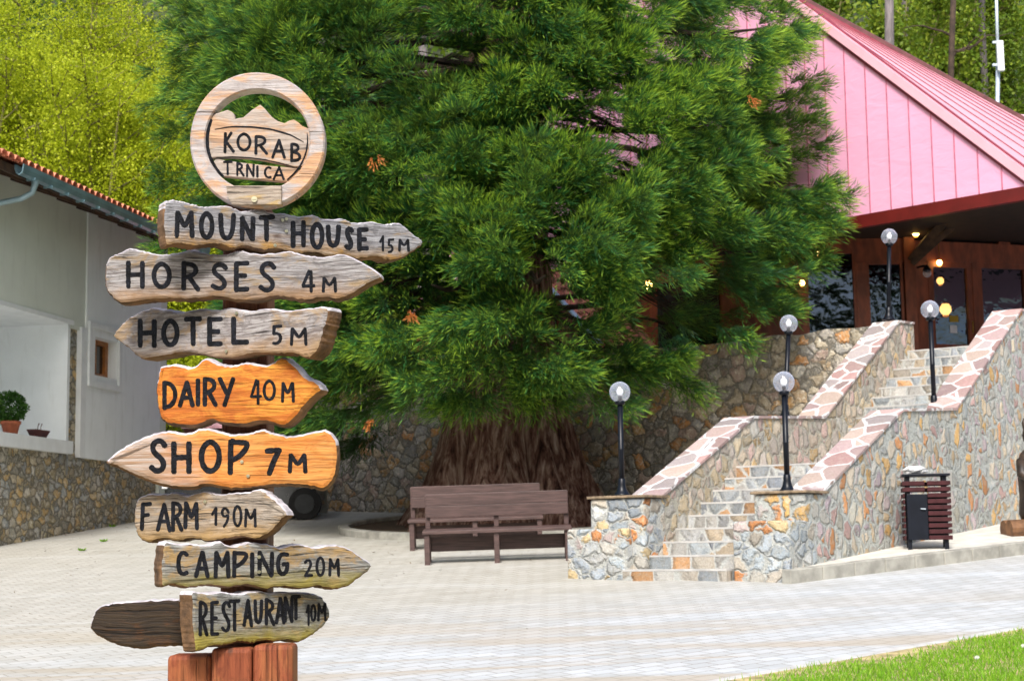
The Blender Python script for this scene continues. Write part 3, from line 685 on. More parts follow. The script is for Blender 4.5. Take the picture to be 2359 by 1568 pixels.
# round emblem: ring, mountain plate, lower plate, foot plank
EY = 0.0
def circ(cx, cy, r, n=64, ry=None): return [(cx + r * math.cos(a), cy + (ry or r) * math.sin(a)) for a in np.linspace(0, 2*math.pi, n, endpoint=False)]
emblem = None
def ring_part():
    global emblem
    p0, n = plane(0, EY); mb = MB(); k = 72; vs = []
    prof = [(.0, .004), (.004, 0), (1, 0), (1.0, .004), (1.0, .05), (0, .05)]
    for i in range(k):
        a = 2 * math.pi * i / k; ca, sa = math.cos(a), math.sin(a)
        w_ = 1 + .006 * math.sin(3 * a + 1)
        o_ = T1(1156 + 414 * w_ * ca, 545 + 416 * w_ * sa); i_ = T1(1158 + 320 * ca, 545 + 311 * sa)
        po = hit(*o_, p0, n); pi = hit(*i_, p0, n); d = (po - pi).normalized()
        for q, dp in ((po, .006), (po - d * .005, 0), (pi + d * .004, 0), (pi, .005), (pi, .05), (po, .05)): vs.append(q - n * dp)
    fs = []
    for i in range(k):
        j = (i + 1) % k
        for t in range(6): fs.append((i*6+t, j*6+t, j*6+(t+1) % 6, i*6+(t+1) % 6))
    mb.add(vs, fs)
    emblem = mb.build('emblem_ring', [BM['ring']], SIGN, smooth=False)
    emblem['label'] = 'round wooden ring emblem with a carved mountain crest on top of the post'
ring_part()
cx_, cy_, rx_, ry_ = 1158, 545, 332, 322
rim = lambda a0, a1: arcpts(cx_, cy_, rx_, ry_, a0, a1, 10)
top = [(838,440),(865,410),(900,382),(945,368),(975,358),(1005,372),(1018,388),(1022,414),(1045,408),(1070,405),(1120,362),(1150,342),(1175,326),(1198,345),(1220,370),(1250,404),(1285,428),(1325,440),(1352,424),(1382,417),(1408,434),(1432,456),(1460,468),(1490,482)]
plate1 = top + rim(-10, 30) + [(1392,712),(1300,690),(1200,668),(1100,655),(1000,650),(912,652)] + rim(159, 198)
pl = slab('emblem_plate', [T1(*p) for p in plate1], 0, .03, [BM['plate'], BM['plate'], BM['plate']], emblem, .010, .004, 1, 0, .004)
pl['label'] = 'mountain crest plate inside the ring'
tri = [((900,478),(1000,462),(1120,464),(1240,478),(1360,512),(1440,556)), 13, [.3,.8,1,1,1,.3]]
arcL = [arcpts(1158, 545, 308, 300, 204, 133, 24), 22, [.9,1.3,1.2,1,.8,.6]]
arcR = [arcpts(1158, 545, 308, 300, -8, 53, 24), 13, [.4,1,1,1,.6]]
sl = [((905,654),(1000,648),(1100,652),(1200,664),(1300,686),(1390,711)), 8, [.3,1,1,1,1,.3]]
o = letters('KORAB', [(948,493,1020,627),(1028,498,1122,617),(1138,513,1224,637),(1243,538,1332,662),(1358,558,1432,682)], T1, 18, 0, pl, .010, [tri, sl, arcL, arcR])
plate2 = [(912,655),(960,668),(1050,680),(1150,692),(1250,703),(1392,714),(1440,740),(1400,790),(1345,815),(1338,801),(1240,792),(1150,784),(1050,775),(950,766),(900,735),(868,690)]
p2 = slab('emblem_plate', [T1(*p) for p in plate2], 0, .03, [BM['plate']] * 3, emblem, .012, .003, 1, 0, .003)
letters('TRNICA', [(946,670,1007,762),(1028,678,1080,767),(1088,688,1142,772),(1150,698,1168,777),(1193,698,1247,787),(1253,703,1327,792)], T1, 14, 0, p2, .012)
ft = slab('foot_plank', [T1(*p) for p in ((968,822),(1306,822),(1306,935),(1060,942),(1000,938),(972,880))], 0, .05, [BM['foot']] * 3, emblem, -.012, .004, 1, 0, .004)
screw(*T1(1140, 908), 0, ft, -.012, .009)
# post and the three red timbers clasping it
M['post'] = board_mat('red_brown_post_wood', (.22,.075,.035), (.11,.034,.016), (.26,.10,.04), .15, None, 13, .5, .3)
M['stump'] = board_mat('red_stained_timber', (.29,.080,.034), (.16,.038,.016), (.36,.12,.045), .20, None, 14, .35, .35)
# grain runs upright on these two
for key in ('post', 'stump'):
    for nd in M[key].node_tree.nodes:
        if nd.type == 'MAPPING':
            s0 = nd.inputs['Scale'].default_value
            if s0[2] > s0[0]: nd.inputs['Scale'].default_value = (s0[2], s0[1], s0[0])
b = MB(); xa, xb = D(512, 900, 5.05).x, D(618, 900, 5.05).x
b.box((xa, SY + .085, base.z), (xb, SY + .24, D(565, 470, 5.05).z)); b.build('post', M['post'], SIGN, bevel=.012)
zt = [D(430, 1507, SY).z, D(530, 1490, SY).z, D(635, 1483, SY).z]
for i_, (x0, x1) in enumerate(((383, 484), (486, 579), (581, 674))):
    b = MB(); a = D(x0, 1500, SY - .03).x; c = D(x1, 1500, SY - .03).x
    b.box((a, SY - .03 + [.012, 0, .006][i_], base.z - .05), (c, SY + .10, zt[i_])); b.build('base_timber', M['stump'], SIGN, bevel=.014, seg=3)

# ------------------------------------------------------------------ stone staircase
O3 = G(1820, 1342); SD = Vector((.588, .809, 0)); SE = Vector((-.809, .588, 0))
def L3(s, t, z): return Vector((O3.x, O3.y, 0)) + SD * s + SE * t + Vector((0, 0, z))
def fr(s, t, z): return L3(s, t, z)
STAIR = thing('stone_staircase', 'two flight rubble stone staircase with sloping crazy paved parapets up to the terrace', 'staircase', (O3.x, O3.y, O3.z))
T_IN, T_OUT = 1.97, 2.39
rise1 = (3.17 - 1.71) / 9
M['tread'] = simple('tread_slab', (.44,.43,.41), .8, var=.18, scale=5, bump=.4)
def step(s0, s1, z0, z1, t0, t1):
    b = MB(); b.box((s0, t0, z0), (s1, t1, z1 - .022), 0, fr); b.box((s0 - .004, t0 + .001, z1 - .022), (s1, t1 - .001, z1), 1, fr)
    return b.build('step', [M['step_stone'], M['tread']], STAIR)
for k_ in range(9):
    s0 = -.10 + .32 * k_; t1 = 2.14 if s0 < .25 else T_IN + .02
    step(s0, s0 + .36, 1.3, 1.71 + rise1 * (k_ + 1), .40 if s0 > .5 else .74, t1)
b = MB(); b.box((2.78, .40, 1.5), (5.2, T_IN + .02, 3.172), 0, fr); b.build('landing', [M['tread']], STAIR)
rise2 = (5.2 - 3.172) / 12
for k_ in range(12):
    s0 = 5.06 + .29 * k_; step(s0, s0 + .33, 2.2, 3.172 + rise2 * (k_ + 1), .40, T_IN + .02)
PROF = lambda a: [(a, 2.74), (a + 2.47, 3.86), (5.15, 3.98), (7.95, 5.66), (8.8, 5.69)]
def parapet(t0, t1, a, s_end, stone):
    pr = PROF(a); pr[-1] = (s_end, 5.69)
    body = [(pr[0][0], 1.2)] + [(s, z - .035) for s, z in pr] + [(s_end, 1.2)]
    b = MB(); b.prism([L3(s, t0, z) for s, z in body], SE * (t1 - t0)); 
    # outer / inner faces use different stone
    o = b.build('parapet_wall', [stone, M['inner_stone']], STAIR)
    b = MB()
    tw = .02
    for (s0, z0), (s1, z1) in zip(pr[:-1], pr[1:]):
        v = [L3(s0, t0 - tw, z0), L3(s1, t0 - tw, z1), L3(s1, t1 + tw, z1), L3(s0, t1 + tw, z0)]
        b.add(v + [q - Vector((0, 0, .036)) for q in v], [(0,1,2,3),(7,6,5,4),(0,4,5,1),(2,6,7,3),(0,3,7,4),(1,5,6,2)])
    b.build('coping', [M['coping']], STAIR)
parapet(0, .42, .85, 9.4, M['wall_stone'])
parapet(T_IN, T_OUT, .50, 8.55, M['inner_stone'])
def pier(s0, s1, t0, t1, z, m, jit=.0, cap=True):
    b = MB(); b.box((s0, t0, 1.2), (s1, t1, z), 0, fr); o = b.build('pier', [m], STAIR, bevel=.03, seg=3)
    if cap:
        b = MB(); b.box((s0 - .03, t0 - .03, z + .003), (s1 + .03, t1 + .03, z + .035), 0, fr); b.build('pier_cap', [M['lip']], STAIR, bevel=.008)
pier(-.02, .62, 2.13, 2.99, 2.36, M['pier_stone'], cap=False)
pier(.12, .62, 1.96, 2.73, 2.72, M['pier_stone'])
pier(0.0, .70, -.012, .71, 2.41, M['pier_stone'], cap=False)
pier(.42, .98, -.006, .65, 2.72, M['wall_stone'])

# ------------------------------------------------------------------ terrace wall, terrace
RW0 = L3(8.3, T_OUT, 0); RW1 = G(720, 1176); RW1.z = 0
rd = (RW1 - RW0).normalized(); rn = Vector((rd.y, -rd.x, 0)); rn = rn if rn.y > 0 else -rn
b = MB(); Lw = (RW1 - RW0).length
pts = []; nseg = 26
for i in range(nseg + 1):
    p = RW0 + rd * (Lw * i / nseg); pts.append(Vector((p.x, p.y, 5.66 + random.uniform(-.03, .03))))
body = [Vector((RW1.x, RW1.y, 1.2)), Vector((RW0.x, RW0.y, 1.2))] + pts
b.prism(body, rn * .45)
w_ = b.build('terrace_wall', M['ret_stone']); tag(w_, 'long shaded rubble stone retaining wall behind the big tree, holding up the terrace', 'retaining wall')
b = MB()
tp = [RW0 + rn * .45, RW1 + rn * .45, RW1 + rn * 14 + rd * 3, L3(22, .2, 0), L3(9.3, .2, 0), L3(9.3, .42, 0), L3(8.4, .42, 0), L3(8.4, T_OUT, 0)]
b.prism([(p.x, p.y, 1.5) for p in tp], (0, 0, 3.69)); structure(b.build('terrace', M['terrace']))
# stone wall carrying the terrace right of the stair (same masonry line, seen beyond the bin)
b = MB(); b.prism([L3(9.4, 0, 1.2), L3(9.4, -.0, 5.67), L3(22, 0, 5.67), L3(22, 0, 1.2)], SE * .4)
tag(b.build('terrace_wall', M['wall_stone']), 'pale rubble stone wall continuing past the staircase at the right edge', 'retaining wall')

# ------------------------------------------------------------------ lamp posts
def globe_mesh(c, r, n=28, k=16):
    return [(r * math.sin(math.pi * i / k), r * -math.cos(math.pi * i / k)) for i in range(1, k)]
def lamp(loc, h, label, r=.128):
    t = thing('globe_lamp_post', label, 'lamp post', loc, 'black globe lamps around the staircase'); c = Vector(loc)
    b = MB(); b.lathe([(.105, 0), (.105, .012), (.085, .03), (.06, .07), (.047, .13), (.043, .20), (.034, .21)], c, 18); b.build('base', M['blackmetal'], t, smooth=True)
    b = MB(); b.lathe([(.034, .19), (.034, h * .5), (.037, h * .505), (.034, h * .51), (.034, h)], c, 14); b.build('pole', M['blackmetal'], t, smooth=True)
    b = MB(); b.lathe([(.034, h - .01), (.06, h), (.062, h + .035), (.05, h + .045)], c, 18); b.build('collar', M['blackmetal'], t, smooth=True)
    gc = c + Vector((0, 0, h + .03 + r * .93))
    b = MB(); b.lathe(globe_mesh(gc, r), gc, 28); g = b.build('globe', M['globe'], t, smooth=True)
    b = MB(); b.lathe([(.022, -.10), (.024, -.05), (.02, -.045)], gc, 12); b.build('socket', M['blackmetal'], g)
    b = MB(); b.lathe([(.018, -.046), (.036, -.02), (.042, .005), (.036, .03), (.018, .046)], gc, 14); b.build('bulb', M['bulb'], g, smooth=True)
    return t
def on_t(px, py, t): return hit(px, py, L3(0, t, 0), SE)
def lamp_h(foot, gx, gy): return None
LAMPS = [((1433,1140), 2.33, 2.756, (1426,903), 'black globe lamp on the left lower pier beside the benches'),
         ((1814,1130), .48, 2.756, (1803,880), 'black globe lamp on the right lower pier in front of the first flight'),
         ((2152,930), .40, 3.985, (2142,713), 'black globe lamp at the landing of the right parapet'),
         ((1808,955), 2.25, 3.92, (1820,745), 'black globe lamp on the left landing, its foot hidden behind the front lamp'),
         ((2047,735), 2.20, 5.70, (2053,545), 'highest black globe lamp at the stair head by the dark windows')]
for (fx, fy), t_, z, (gx, gy), lab in LAMPS:
    f = on_t(fx, fy, t_); f.z = z
    if t_ < .45: f = f + SE * .0
    # standing height from the photo: globe centre at the same distance
    gz = D(gx, gy, f.y).z
    lp = lamp((f.x, f.y, z), gz - z - .03 - .128 * .93, lab)
    if fx in (1808, 2047): lp.rotation_euler = (0, math.radians(4.2 if fx == 1808 else 2.8), 0)   # these two stand a little out of plumb

# ------------------------------------------------------------------ white house on the left
H0 = G(0, 1258); HW = Vector((.2055, .9787, 0)); HN = Vector((.9787, -.2055, 0))
def Hf(h, n, z): return Vector((H0.x, H0.y, 0)) + HW * h + HN * n + Vector((0, 0, z))
HOUSE = thing('white_house', 'white plastered house with rubble stone base and orange tiled roof at the left', 'house', H0)
hA, hB = -4.5, 6.45
ZL0, ZL1 = 3.97, 4.21     # ledge
ZB = 6.38                  # beam bottom
def hb(n, a, c, m, parent=HOUSE, bevel=0): b = MB(); b.box(a, c, 0, Hf); return b.build(n, m, parent, bevel=bevel)
hb('stone_base', (hA, -.5, .8), (2.80, -.06, ZL0), M['house_stone'])
hb('stone_base', (2.80, -.5, .8), (hB, -.075, 3.93), M['house_stone'])
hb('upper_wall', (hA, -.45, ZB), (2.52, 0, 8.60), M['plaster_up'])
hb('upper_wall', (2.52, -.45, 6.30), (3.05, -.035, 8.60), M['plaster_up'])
hb('stone_strip', (2.52, -.45, ZL0), (2.84, -.09, 6.30), M['house_stone'])
hb('ledge', (hA, -.42, ZL0 + .003), (2.50, .05, ZL1), M['trim'], bevel=.01)
hb('beam_trim', (hA, -.03, ZB - .03), (2.50, .022, ZB + .05), M['trim'])
hb('porch_end_wall', (2.42, -4.0, 3.6), (2.518, -.06, ZB), M['plaster'])
hb('porch_ceiling', (hA, -4.0, ZB - .02), (2.42, -.05, ZB + .2), M['trim'])
hb('porch_floor', (hA, -4.0, 3.3), (2.42, -.45, 3.5), M['plaster'])
hb('porch_back_wall', (hA, -4.2, 3.3), (2.42, -4.0, ZB), M['plaster'])
hb('lit_reveal_strip', (2.84, -.30, 3.935), (3.05, .012, 6.36), M['trim'])  # white strip stands for the lit side face of the right wall
# right wall with window opening
wo = (3.42, 4.40, 5.52, 6.25)
b = MB()
for a, c in (((3.05, -.4, 3.93), (wo[0], 0, 8.60)), ((wo[1], -.4, 3.93), (hB, 0, 8.60)), ((wo[0], -.4, 3.93), (wo[1], 0, wo[2])), ((wo[0], -.4, wo[3]), (wo[1], 0, 8.60))): b.box(a, c, 0, Hf)
b.build('right_wall', M['plaster'], HOUSE)
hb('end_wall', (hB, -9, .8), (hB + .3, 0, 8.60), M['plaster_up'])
b = MB()
for a, c in (((3.12, 0, 5.29), (4.53, .04, 5.40)), ((3.12, 0, 6.40), (4.53, .04, 6.51)), ((3.12, 0, 5.401), (3.25, .04, 6.399)), ((4.42, 0, 5.401), (4.53, .04, 6.399))): b.box(a, c, 0, Hf)
b.build('window_surround', M['trim'], HOUSE)
WINH = hb('window', (wo[0] + .06, -.30, wo[2] + .03), (wo[1] - .06, -.26, wo[3]), M['darkglass'])
b = MB()
for a, c in (((wo[0], -.26, wo[2]), (wo[1], -.20, wo[2] + .09)), ((wo[0], -.26, wo[3] - .09), (wo[1], -.20, wo[3])), ((wo[0], -.26, wo[2] + .09), (wo[0] + .09, -.20, wo[3] - .09)), ((wo[1] - .12, -.26, wo[2] + .09), (wo[1], -.20, wo[3] - .09)), ((wo[0] + .42, -.255, wo[2] + .09), (wo[0] + .49, -.205, wo[3] - .09))): b.box(a, c, 0, Hf)
b.build('window_frame', M['windowwood'], WINH)
# eaves: soffit, rafters, gutter, downpipe, tiles
OVH = .75; ZE = 8.50; PIT = math.tan(math.radians(20))
hC = hB + .35
b = MB(); b.add([Hf(hA, OVH, ZE - .02), Hf(hC, OVH, ZE - .02), Hf(hC, -6, ZE - .02 + (OVH + 6) * PIT), Hf(hA, -6, ZE - .02 + (OVH + 6) * PIT)] + [Hf(hA, OVH, ZE - .07), Hf(hC, OVH, ZE - .07), Hf(hC, -6, ZE - .07 + (OVH + 6) * PIT), Hf(hA, -6, ZE - .07 + (OVH + 6) * PIT)], [(0,1,2,3),(4,5,6,7),(0,4,5,1),(1,5,6,2),(3,2,6,7),(0,3,7,4)])
b.build('soffit', M['darkwood'], HOUSE)
h_ = hA + .3
while h_ < hC - .1:
    b = MB(); v = []
    for n_ in (OVH - .05, -.3):
        for hh in (h_, h_ + .12):
            zz = ZE - .072 + (OVH - n_) * PIT
            v += [Hf(hh, n_, zz), Hf(hh, n_, zz - .15)]
    b.add(v, [(0,1,3,2),(4,6,7,5),(0,4,5,1),(2,3,7,6),(1,5,7,3),(0,2,6,4)]); b.build('rafter', M['darkwood'], HOUSE); h_ += .85
hb('fascia_board', (hA, OVH - .045, ZE - .17), (hC, OVH - .005, ZE - .022), M['darkwood'])
gut = MB(); prof = [(a_ * 1.25, z_ * 1.5) for a_, z_ in [(.0, .0), (.0, -.05), (.02, -.10), (.065, -.125), (.11, -.10), (.13, -.05), (.135, 0), (.122, 0), (.10, -.09), (.065, -.11), (.03, -.09), (.012, 0)]]
vs = [Hf(h, OVH + .005 + a, ZE + .0 + z) for h in (-1.2, hC + .02) for a, z in prof]; k_ = len(prof)
gut.add(vs, [(i, (i + 1) % k_, k_ + (i + 1) % k_, k_ + i) for i in range(k_)] + [tuple(range(k_))[::-1], tuple(range(k_, 2 * k_))])
hh = -.8
while hh < hC:
    gut.box((hh, OVH + .003, ZE - .192), (hh + .03, OVH + .172, ZE - .15), 0, Hf); hh += .6
GUT = gut.build('gutter', M['gutter'], HOUSE)
b = MB(); dp = [Hf(-.62, OVH + .07, ZE - .10), Hf(-.62, OVH + .07, ZE - .22), Hf(-.63, OVH + .03, ZE - .36), Hf(-.68, OVH - .15, ZE - .46), Hf(-.80, OVH - .55, ZE - .55), Hf(-.95, .12, ZE - .62), Hf(-1.05, .06, ZE - .75), Hf(-1.05, .06, 2.4)]
b.tube(dp, [.075, .055] + [.05] * 6, 12); b.build('downpipe', M['pipe'], GUT, smooth=True)
b = MB(); per = .225; h_ = hA
while h_ < hC:
    for row in range(14):
        n0 = OVH + .10 - row * .40; n1 = n0 - .46; vs = []
        for n_, r, dz in ((n0, .105, .075), (n1, .085, .04)):
            for j in range(7):
                a = math.pi * j / 6
                vs.append(Hf(h_ + .11 - r * math.cos(a), n_, ZE + .0 + (OVH - n_) * PIT + dz + r * .9 * math.sin(a)))
        b.add(vs, [(j, j + 1, 7 + j + 1, 7 + j) for j in range(6)])
        vs = []
        for n_, r, dz in ((n0 - .03, .07, .085), (n1, .088, .06)):
            for j in range(5):
                a = math.pi * j / 4
                vs.append(Hf(h_ - r * math.cos(a), n_, ZE + (OVH - n_) * PIT + dz - r * .6 * math.sin(a)))
        b.add(vs, [(j, j + 1, 5 + j + 1, 5 + j) for j in range(4)])
    h_ += per
b.build('tiled_roof', M['tile'], HOUSE)

# pots on the ledge
M['shrub'] = foliage_mat('dark_shrub_leaf', (.012,.045,.008), (.035,.11,.015), (.10,.20,.03), .2)
pc = hit(24, 998, Hf(0, -.14, 0), HN); pc.z = ZL1 + .002
pot = thing('potted_shrub', 'round green shrub in a terracotta pot on the house ledge', 'potted plant', pc)
b = MB(); b.lathe([(.115, 0), (.155, .17), (.175, .175), (.175, .225), (.15, .225), (.14, .19)], pc, 22); b.build('pot', M['terracotta'], pot, smooth=True)
n = 2600; v = norm(rng.normal(size=(n, 3))); rr = rng.uniform(.35, 1, n) ** .5
P = np.array(pc) + [0, 0, .46] + v * rr[:, None] * [.27, .27, .27] * (1 + .16 * np.sin(v[:, :1] * 9) * np.cos(v[:, 2:] * 8))
blade_mesh('leaves', P, norm(v + rng.normal(size=(n, 3)) * .7), rng.uniform(.04, .07, n), .03, np.clip(rr - .45 + rng.normal(0, .18, n), 0, 1), M['shrub'], pot)
b = MB(); b.tube([pc + Vector((0, 0, .15)), pc + Vector((.01, 0, .4))], .015, 8); b.build('stem', M['twig'], pot)
pc = hit(88, 1011, Hf(0, -.14, 0), HN); pc.z = ZL1 + .002
bowl = thing('planter_bowl', 'low dark red brown planter with two bare sprouts on the house ledge', 'planter', pc)
b = MB(); vs = []
for s_, z in ((.7, 0), (1, .11), (1.05, .115), (1.05, .14), (.95, .14), (.9, .10)):
    for q, r_ in ((-.24, -.09), (.24, -.09), (.24, .09), (-.24, .09)): vs.append(pc + HW * (q * s_ * .5 / .5) + HN * (r_ * s_) + Vector((0, 0, z)))
b.add(vs, [(4*i+j, 4*i+(j+1) % 4, 4*i+4+(j+1) % 4, 4*i+4+j) for i in range(5) for j in range(4)] + [(3,2,1,0),(20,21,22,23)])
b.build('bowl', M['brownpot'], bowl)
for q in (-.02, .09):
    b = MB(); c = pc + HW * q + Vector((0, 0, .1)); b.tube([c, c + Vector((.0, .0, .1)), c + Vector((.02, 0, .16))], [.008, .007, .012], 6); b.build('sprout', M['brownpot'], bowl)

# ------------------------------------------------------------------ restaurant with pink gable
REST = thing('restaurant_building', 'timber restaurant with a tall pink sheet metal gable and dark glazed porch', 'building', (8, 31, 5.2))
g0 = hit(2359, 423, (8.17, 27, 0), (.707, .707, 0)); GD = Vector((-.7071, .7071, 0)); GB_ = Vector((.7071, .7071, 0))
def Gf(s, d, z): return g0 + GD * s + GB_ * d + Vector((0, 0, z - g0.z))
SL = 3.58 / 3.96
AP = 7.0
b = MB(); gz = g0.z
b.prism([Gf(-.3, 0, gz - .05), Gf(-.05, 0, gz + .02), Gf(AP, 0, gz + SL * AP), Gf(2 * AP + .05, 0, gz + .02), Gf(2 * AP + .3, 0, gz - .05)], GB_ * .08)
# standing seams of the gable cladding
s_ = .38
while s_ < 2 * AP - .3:
    zt_ = gz + SL * (s_ if s_ < AP else 2 * AP - s_)
    b.box((s_ - .009, -.018, gz - .04), (s_ + .009, .0, zt_), 1, Gf); s_ += .42
b.build('gable_cladding', [M['pink'], M['seamlight']], REST)
# roof slope on the right, its sheet and seams
rpn = (GD * SL + Vector((0, 0, -1))).normalized() * -1
g0r = g0 + Vector((0, 0, .27)); e1 = hit(2316, 253, g0r, rpn); e0 = hit(1858, 4, g0r, rpn)
def sd_of(P): q = P - g0; return q.dot(GD), q.dot(GB_)
(sa, da), (sb, db) = sd_of(e0), sd_of(e1)
dm = max(2.0, min(9.0, (da + db) / 2))
def edge_d(s): return da + (db - da) * (s - sa) / (sb - sa)
b = MB(); s0, s1 = -1.2, AP
RZ = .20; rz = lambda s: gz + RZ + SL * s
SCR = sa + (.30 - da) * (sb - sa) / (db - da)                 # where the hip line meets the gable edge
q = [Gf(s0, -.07, rz(s0) + .05), Gf(s1, -.07, rz(s1) + .05), Gf(s1, .30, rz(s1) + .05), Gf(SCR, .30, rz(SCR) + .05), Gf(s0, edge_d(s0), rz(s0) + .05)]
b.prism(q, (0, 0, -.06))
b.prism([Gf(2*AP + 1.2, -.07, rz(-1.2) + .05), Gf(AP + .01, -.07, rz(AP) + .05), Gf(AP + .01, .30, rz(AP) + .05), Gf(2*AP + 1.2, edge_d(s0), rz(-1.2) + .05)], (0, 0, -.06))
ROOF = b.build('roof', M['pinklight'], REST)
def slope_bar(s0, d0, s1, d1, wd, hg, m, name, parent):
    b = MB(); v = []
    for s, d in ((s0, d0), (s1, d1)):
        for o_, z in ((-wd/2, .052), (wd/2, .052), (wd/2, .05 + hg), (-wd/2, .05 + hg)): v.append(Gf(s, d + o_, rz(s) + z))
    b.add(v, [(0,1,2,3),(7,6,5,4),(0,4,5,1),(1,5,6,2),(2,6,7,3),(3,7,4,0)]); return b.build(name, m, parent)
d_ = .30
nb = 8
for i_ in range(1, nb):
    f_ = i_ / nb
    slope_bar(s0, edge_d(s0) * f_, SCR, .30 * f_, .020, .022, M['seam'], 'roof_seam', ROOF)
slope_bar(s0, .16, SCR, .16, .10, .03, M['seam'], 'roof_seam', ROOF)
slope_bar(s0, edge_d(s0), SCR, .30, .07, .09, M['ridgecap'], 'ridge_cap', ROOF)
# verge trim strip on the gable edge
b = MB()
b.prism([Gf(-.45, -.08, rz(-.45) + .06), Gf(AP, -.08, rz(AP) + .06), Gf(AP, -.08, rz(AP) - .13), Gf(-.45, -.08, rz(-.45) - .13)], GB_ * .07)
b.build('verge_trim', M['pinklight'], REST)
b = MB(); b.prism([Gf(-.3, -.03, rz(-.3) - .165), Gf(AP, -.03, rz(AP) - .165), Gf(AP, -.03, rz(AP) - .205), Gf(-.3, -.03, rz(-.3) - .205)], GB_ * .03); b.build('verge_flashing', M['seam'], REST)
# low far wing of the roof
b = MB(); fw = hit(2330, 262, (0, 38, 0), (0, 1, 0))
b.add([fw, fw + Vector((5, 1, -.15)), fw + Vector((5.5, -2.5, -2.2)), fw + Vector((.6, -2.5, -2.0))], [(0,1,2,3)])
for i_ in range(4):
    f_ = .15 + i_ * .14; a = fw.lerp(fw + Vector((.6, -2.5, -2.0)), f_); c = (fw + Vector((5, 1, -.15))).lerp(fw + Vector((5.5, -2.5, -2.2)), f_)
    b.tube([a + Vector((0, -.02, .03)), c + Vector((0, -.02, .03))], .03, 5, 1)
b.build('wing_roof', [M['pinklight'], M['seam']], REST)
# fascia under the gable
b = MB(); b.box((-1.2, -.03, gz - .27), (2 * AP + .3, .10, gz - .05), 0, Gf); b.build('fascia', M['redtrim'], REST)
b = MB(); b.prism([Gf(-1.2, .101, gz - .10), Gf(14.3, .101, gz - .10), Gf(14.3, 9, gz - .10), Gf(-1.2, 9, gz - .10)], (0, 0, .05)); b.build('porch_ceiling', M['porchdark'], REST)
# glazed facade: left part facing the yard, corner post, right part receding
FY = 31.0; TZ = 5.19
A = lambda x, y: (1847.9 + x / 4.4315, 471.8 + y / 4.4315)
def fx(x): return D(*A(x, 800), FY).x
def fz(y): return D(*A(600, y), FY).z
zc = gz - .105
def Ff(x, n, z): return Vector((x, FY - n, z))
XL = 4.25
z_lint, z_lint2 = fz(470), fz(585)
def leaf(frf, x0, x1, z0, z1, name='window', fw_=.07, parent=REST, ripple=None):
    b = MB(); b.box((x0 + fw_, -.03, z0 + fw_), (x1 - fw_, -.02, z1 - fw_), 0, frf); o = b.build(name, M['pane'], parent)
    b = MB()
    for a, c in (((x0, -.07, z0), (x1, .03, z0 + fw_)), ((x0, -.07, z1 - fw_), (x1, .03, z1)), ((x0, -.069, z0 + fw_), (x0 + fw_, .029, z1 - fw_)), ((x1 - fw_, -.069, z0 + fw_), (x1, .029, z1 - fw_))): b.box(a, c, 0, frf)
    b.build('frame', M['redwood'], o); return o
x1a, x1b, x2a, x2b, xp0, xp1 = fx(30), fx(548), fx(655), fx(1030), fx(1042), fx(1150)
leaf(Ff, x1a, x1b, TZ + .1, z_lint, fw_=.05); leaf(Ff, x2a, x2b, TZ + .1, z_lint2, fw_=.05)
b = MB(); b.box((XL, -.10, z_lint), (x1b, .02, fz(340)), 0, Ff); b.box((x1b, -.10, z_lint2), (xp0, .015, fz(345)), 0, Ff); b.build('lintel_beam', M['redwood'], REST)
b = MB(); b.box((x1b, -.12, TZ), (x2a, .05, z_lint2), 0, Ff); b.box((XL, -.12, TZ), (x1a, .05, z_lint), 0, Ff); b.build('mullion_post', M['redwood'], REST)
b = MB(); b.box((XL, -.09, TZ), (xp0, .01, TZ + .098), 0, Ff); b.build('sill', M['redwood'], REST)
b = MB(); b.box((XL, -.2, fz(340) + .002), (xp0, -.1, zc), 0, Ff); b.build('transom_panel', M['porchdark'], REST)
b = MB(); b.box((xp0, -.15, TZ), (xp1, .10, zc), 0, Ff); b.build('corner_post', M['redwood'], REST)
# right part
RD_ = Vector((.955, .297, 0)); RN_ = Vector((.297, -.955, 0)); RP = Vector((xp1, FY + .02, 0))
def Rf(x, n, z): return RP + RD_ * x + RN_ * n + Vector((0, 0, z))
def rhz(x, y): p = hit(*A(x, y), RP, RN_); return (p - RP).dot(RD_), p.z
dx0, dx1 = rhz(1340, 800)[0], rhz(1715, 800)[0]; wx0, wx1 = rhz(1810, 800)[0], rhz(2250, 800)[0]
zb = rhz(1300, 575)[1]; zb2 = rhz(1300, 375)[1]
DOOR = leaf(Rf, dx0 - .12, dx1 + .03, TZ + .02, zb, 'glazed_door', .11)
b = MB(); b.box((dx0, -.034, TZ + .14), (dx1 - .1, -.016, TZ + .62), 0, Rf); b.build('kick_panel', M['redwood'], DOOR)
b = MB(); c = Rf(dx1 - .03, .05, TZ + 1.05); b.tube([c, c + Vector((0, -.05, 0)), c + Vector((0, -.05, -.22)), c + Vector((0, 0, -.22))], .012, 8); b.build('handle', M['brass'], DOOR)
leaf(Rf, wx0 - .05, wx1 + .1, TZ + .02, zb, 'window', .09)
leaf(Rf, wx1 + .25, wx1 + 1.8, TZ + .02, zb, 'window', .09)
b = MB(); b.box((0, -.1, TZ), (dx0 - .12, .02, zb), 0, Rf); b.box((dx1 + .03, -.1, TZ), (wx0 - .05, .04, zb), 0, Rf); b.box((wx1 + .1, -.1, TZ), (wx1 + .25, .04, zb), 0, Rf); b.build('mullion_post', M['redwood'], REST)
b = MB(); b.box((0, -.12, zb), (7, .05, zb2), 0, Rf); b.build('lintel_beam', M['redwood'], REST)
b = MB(); b.box((0, -.2, zb2 + .002), (7, -.1, zc), 0, Rf); b.build('transom_panel', M['porchdark'], REST)
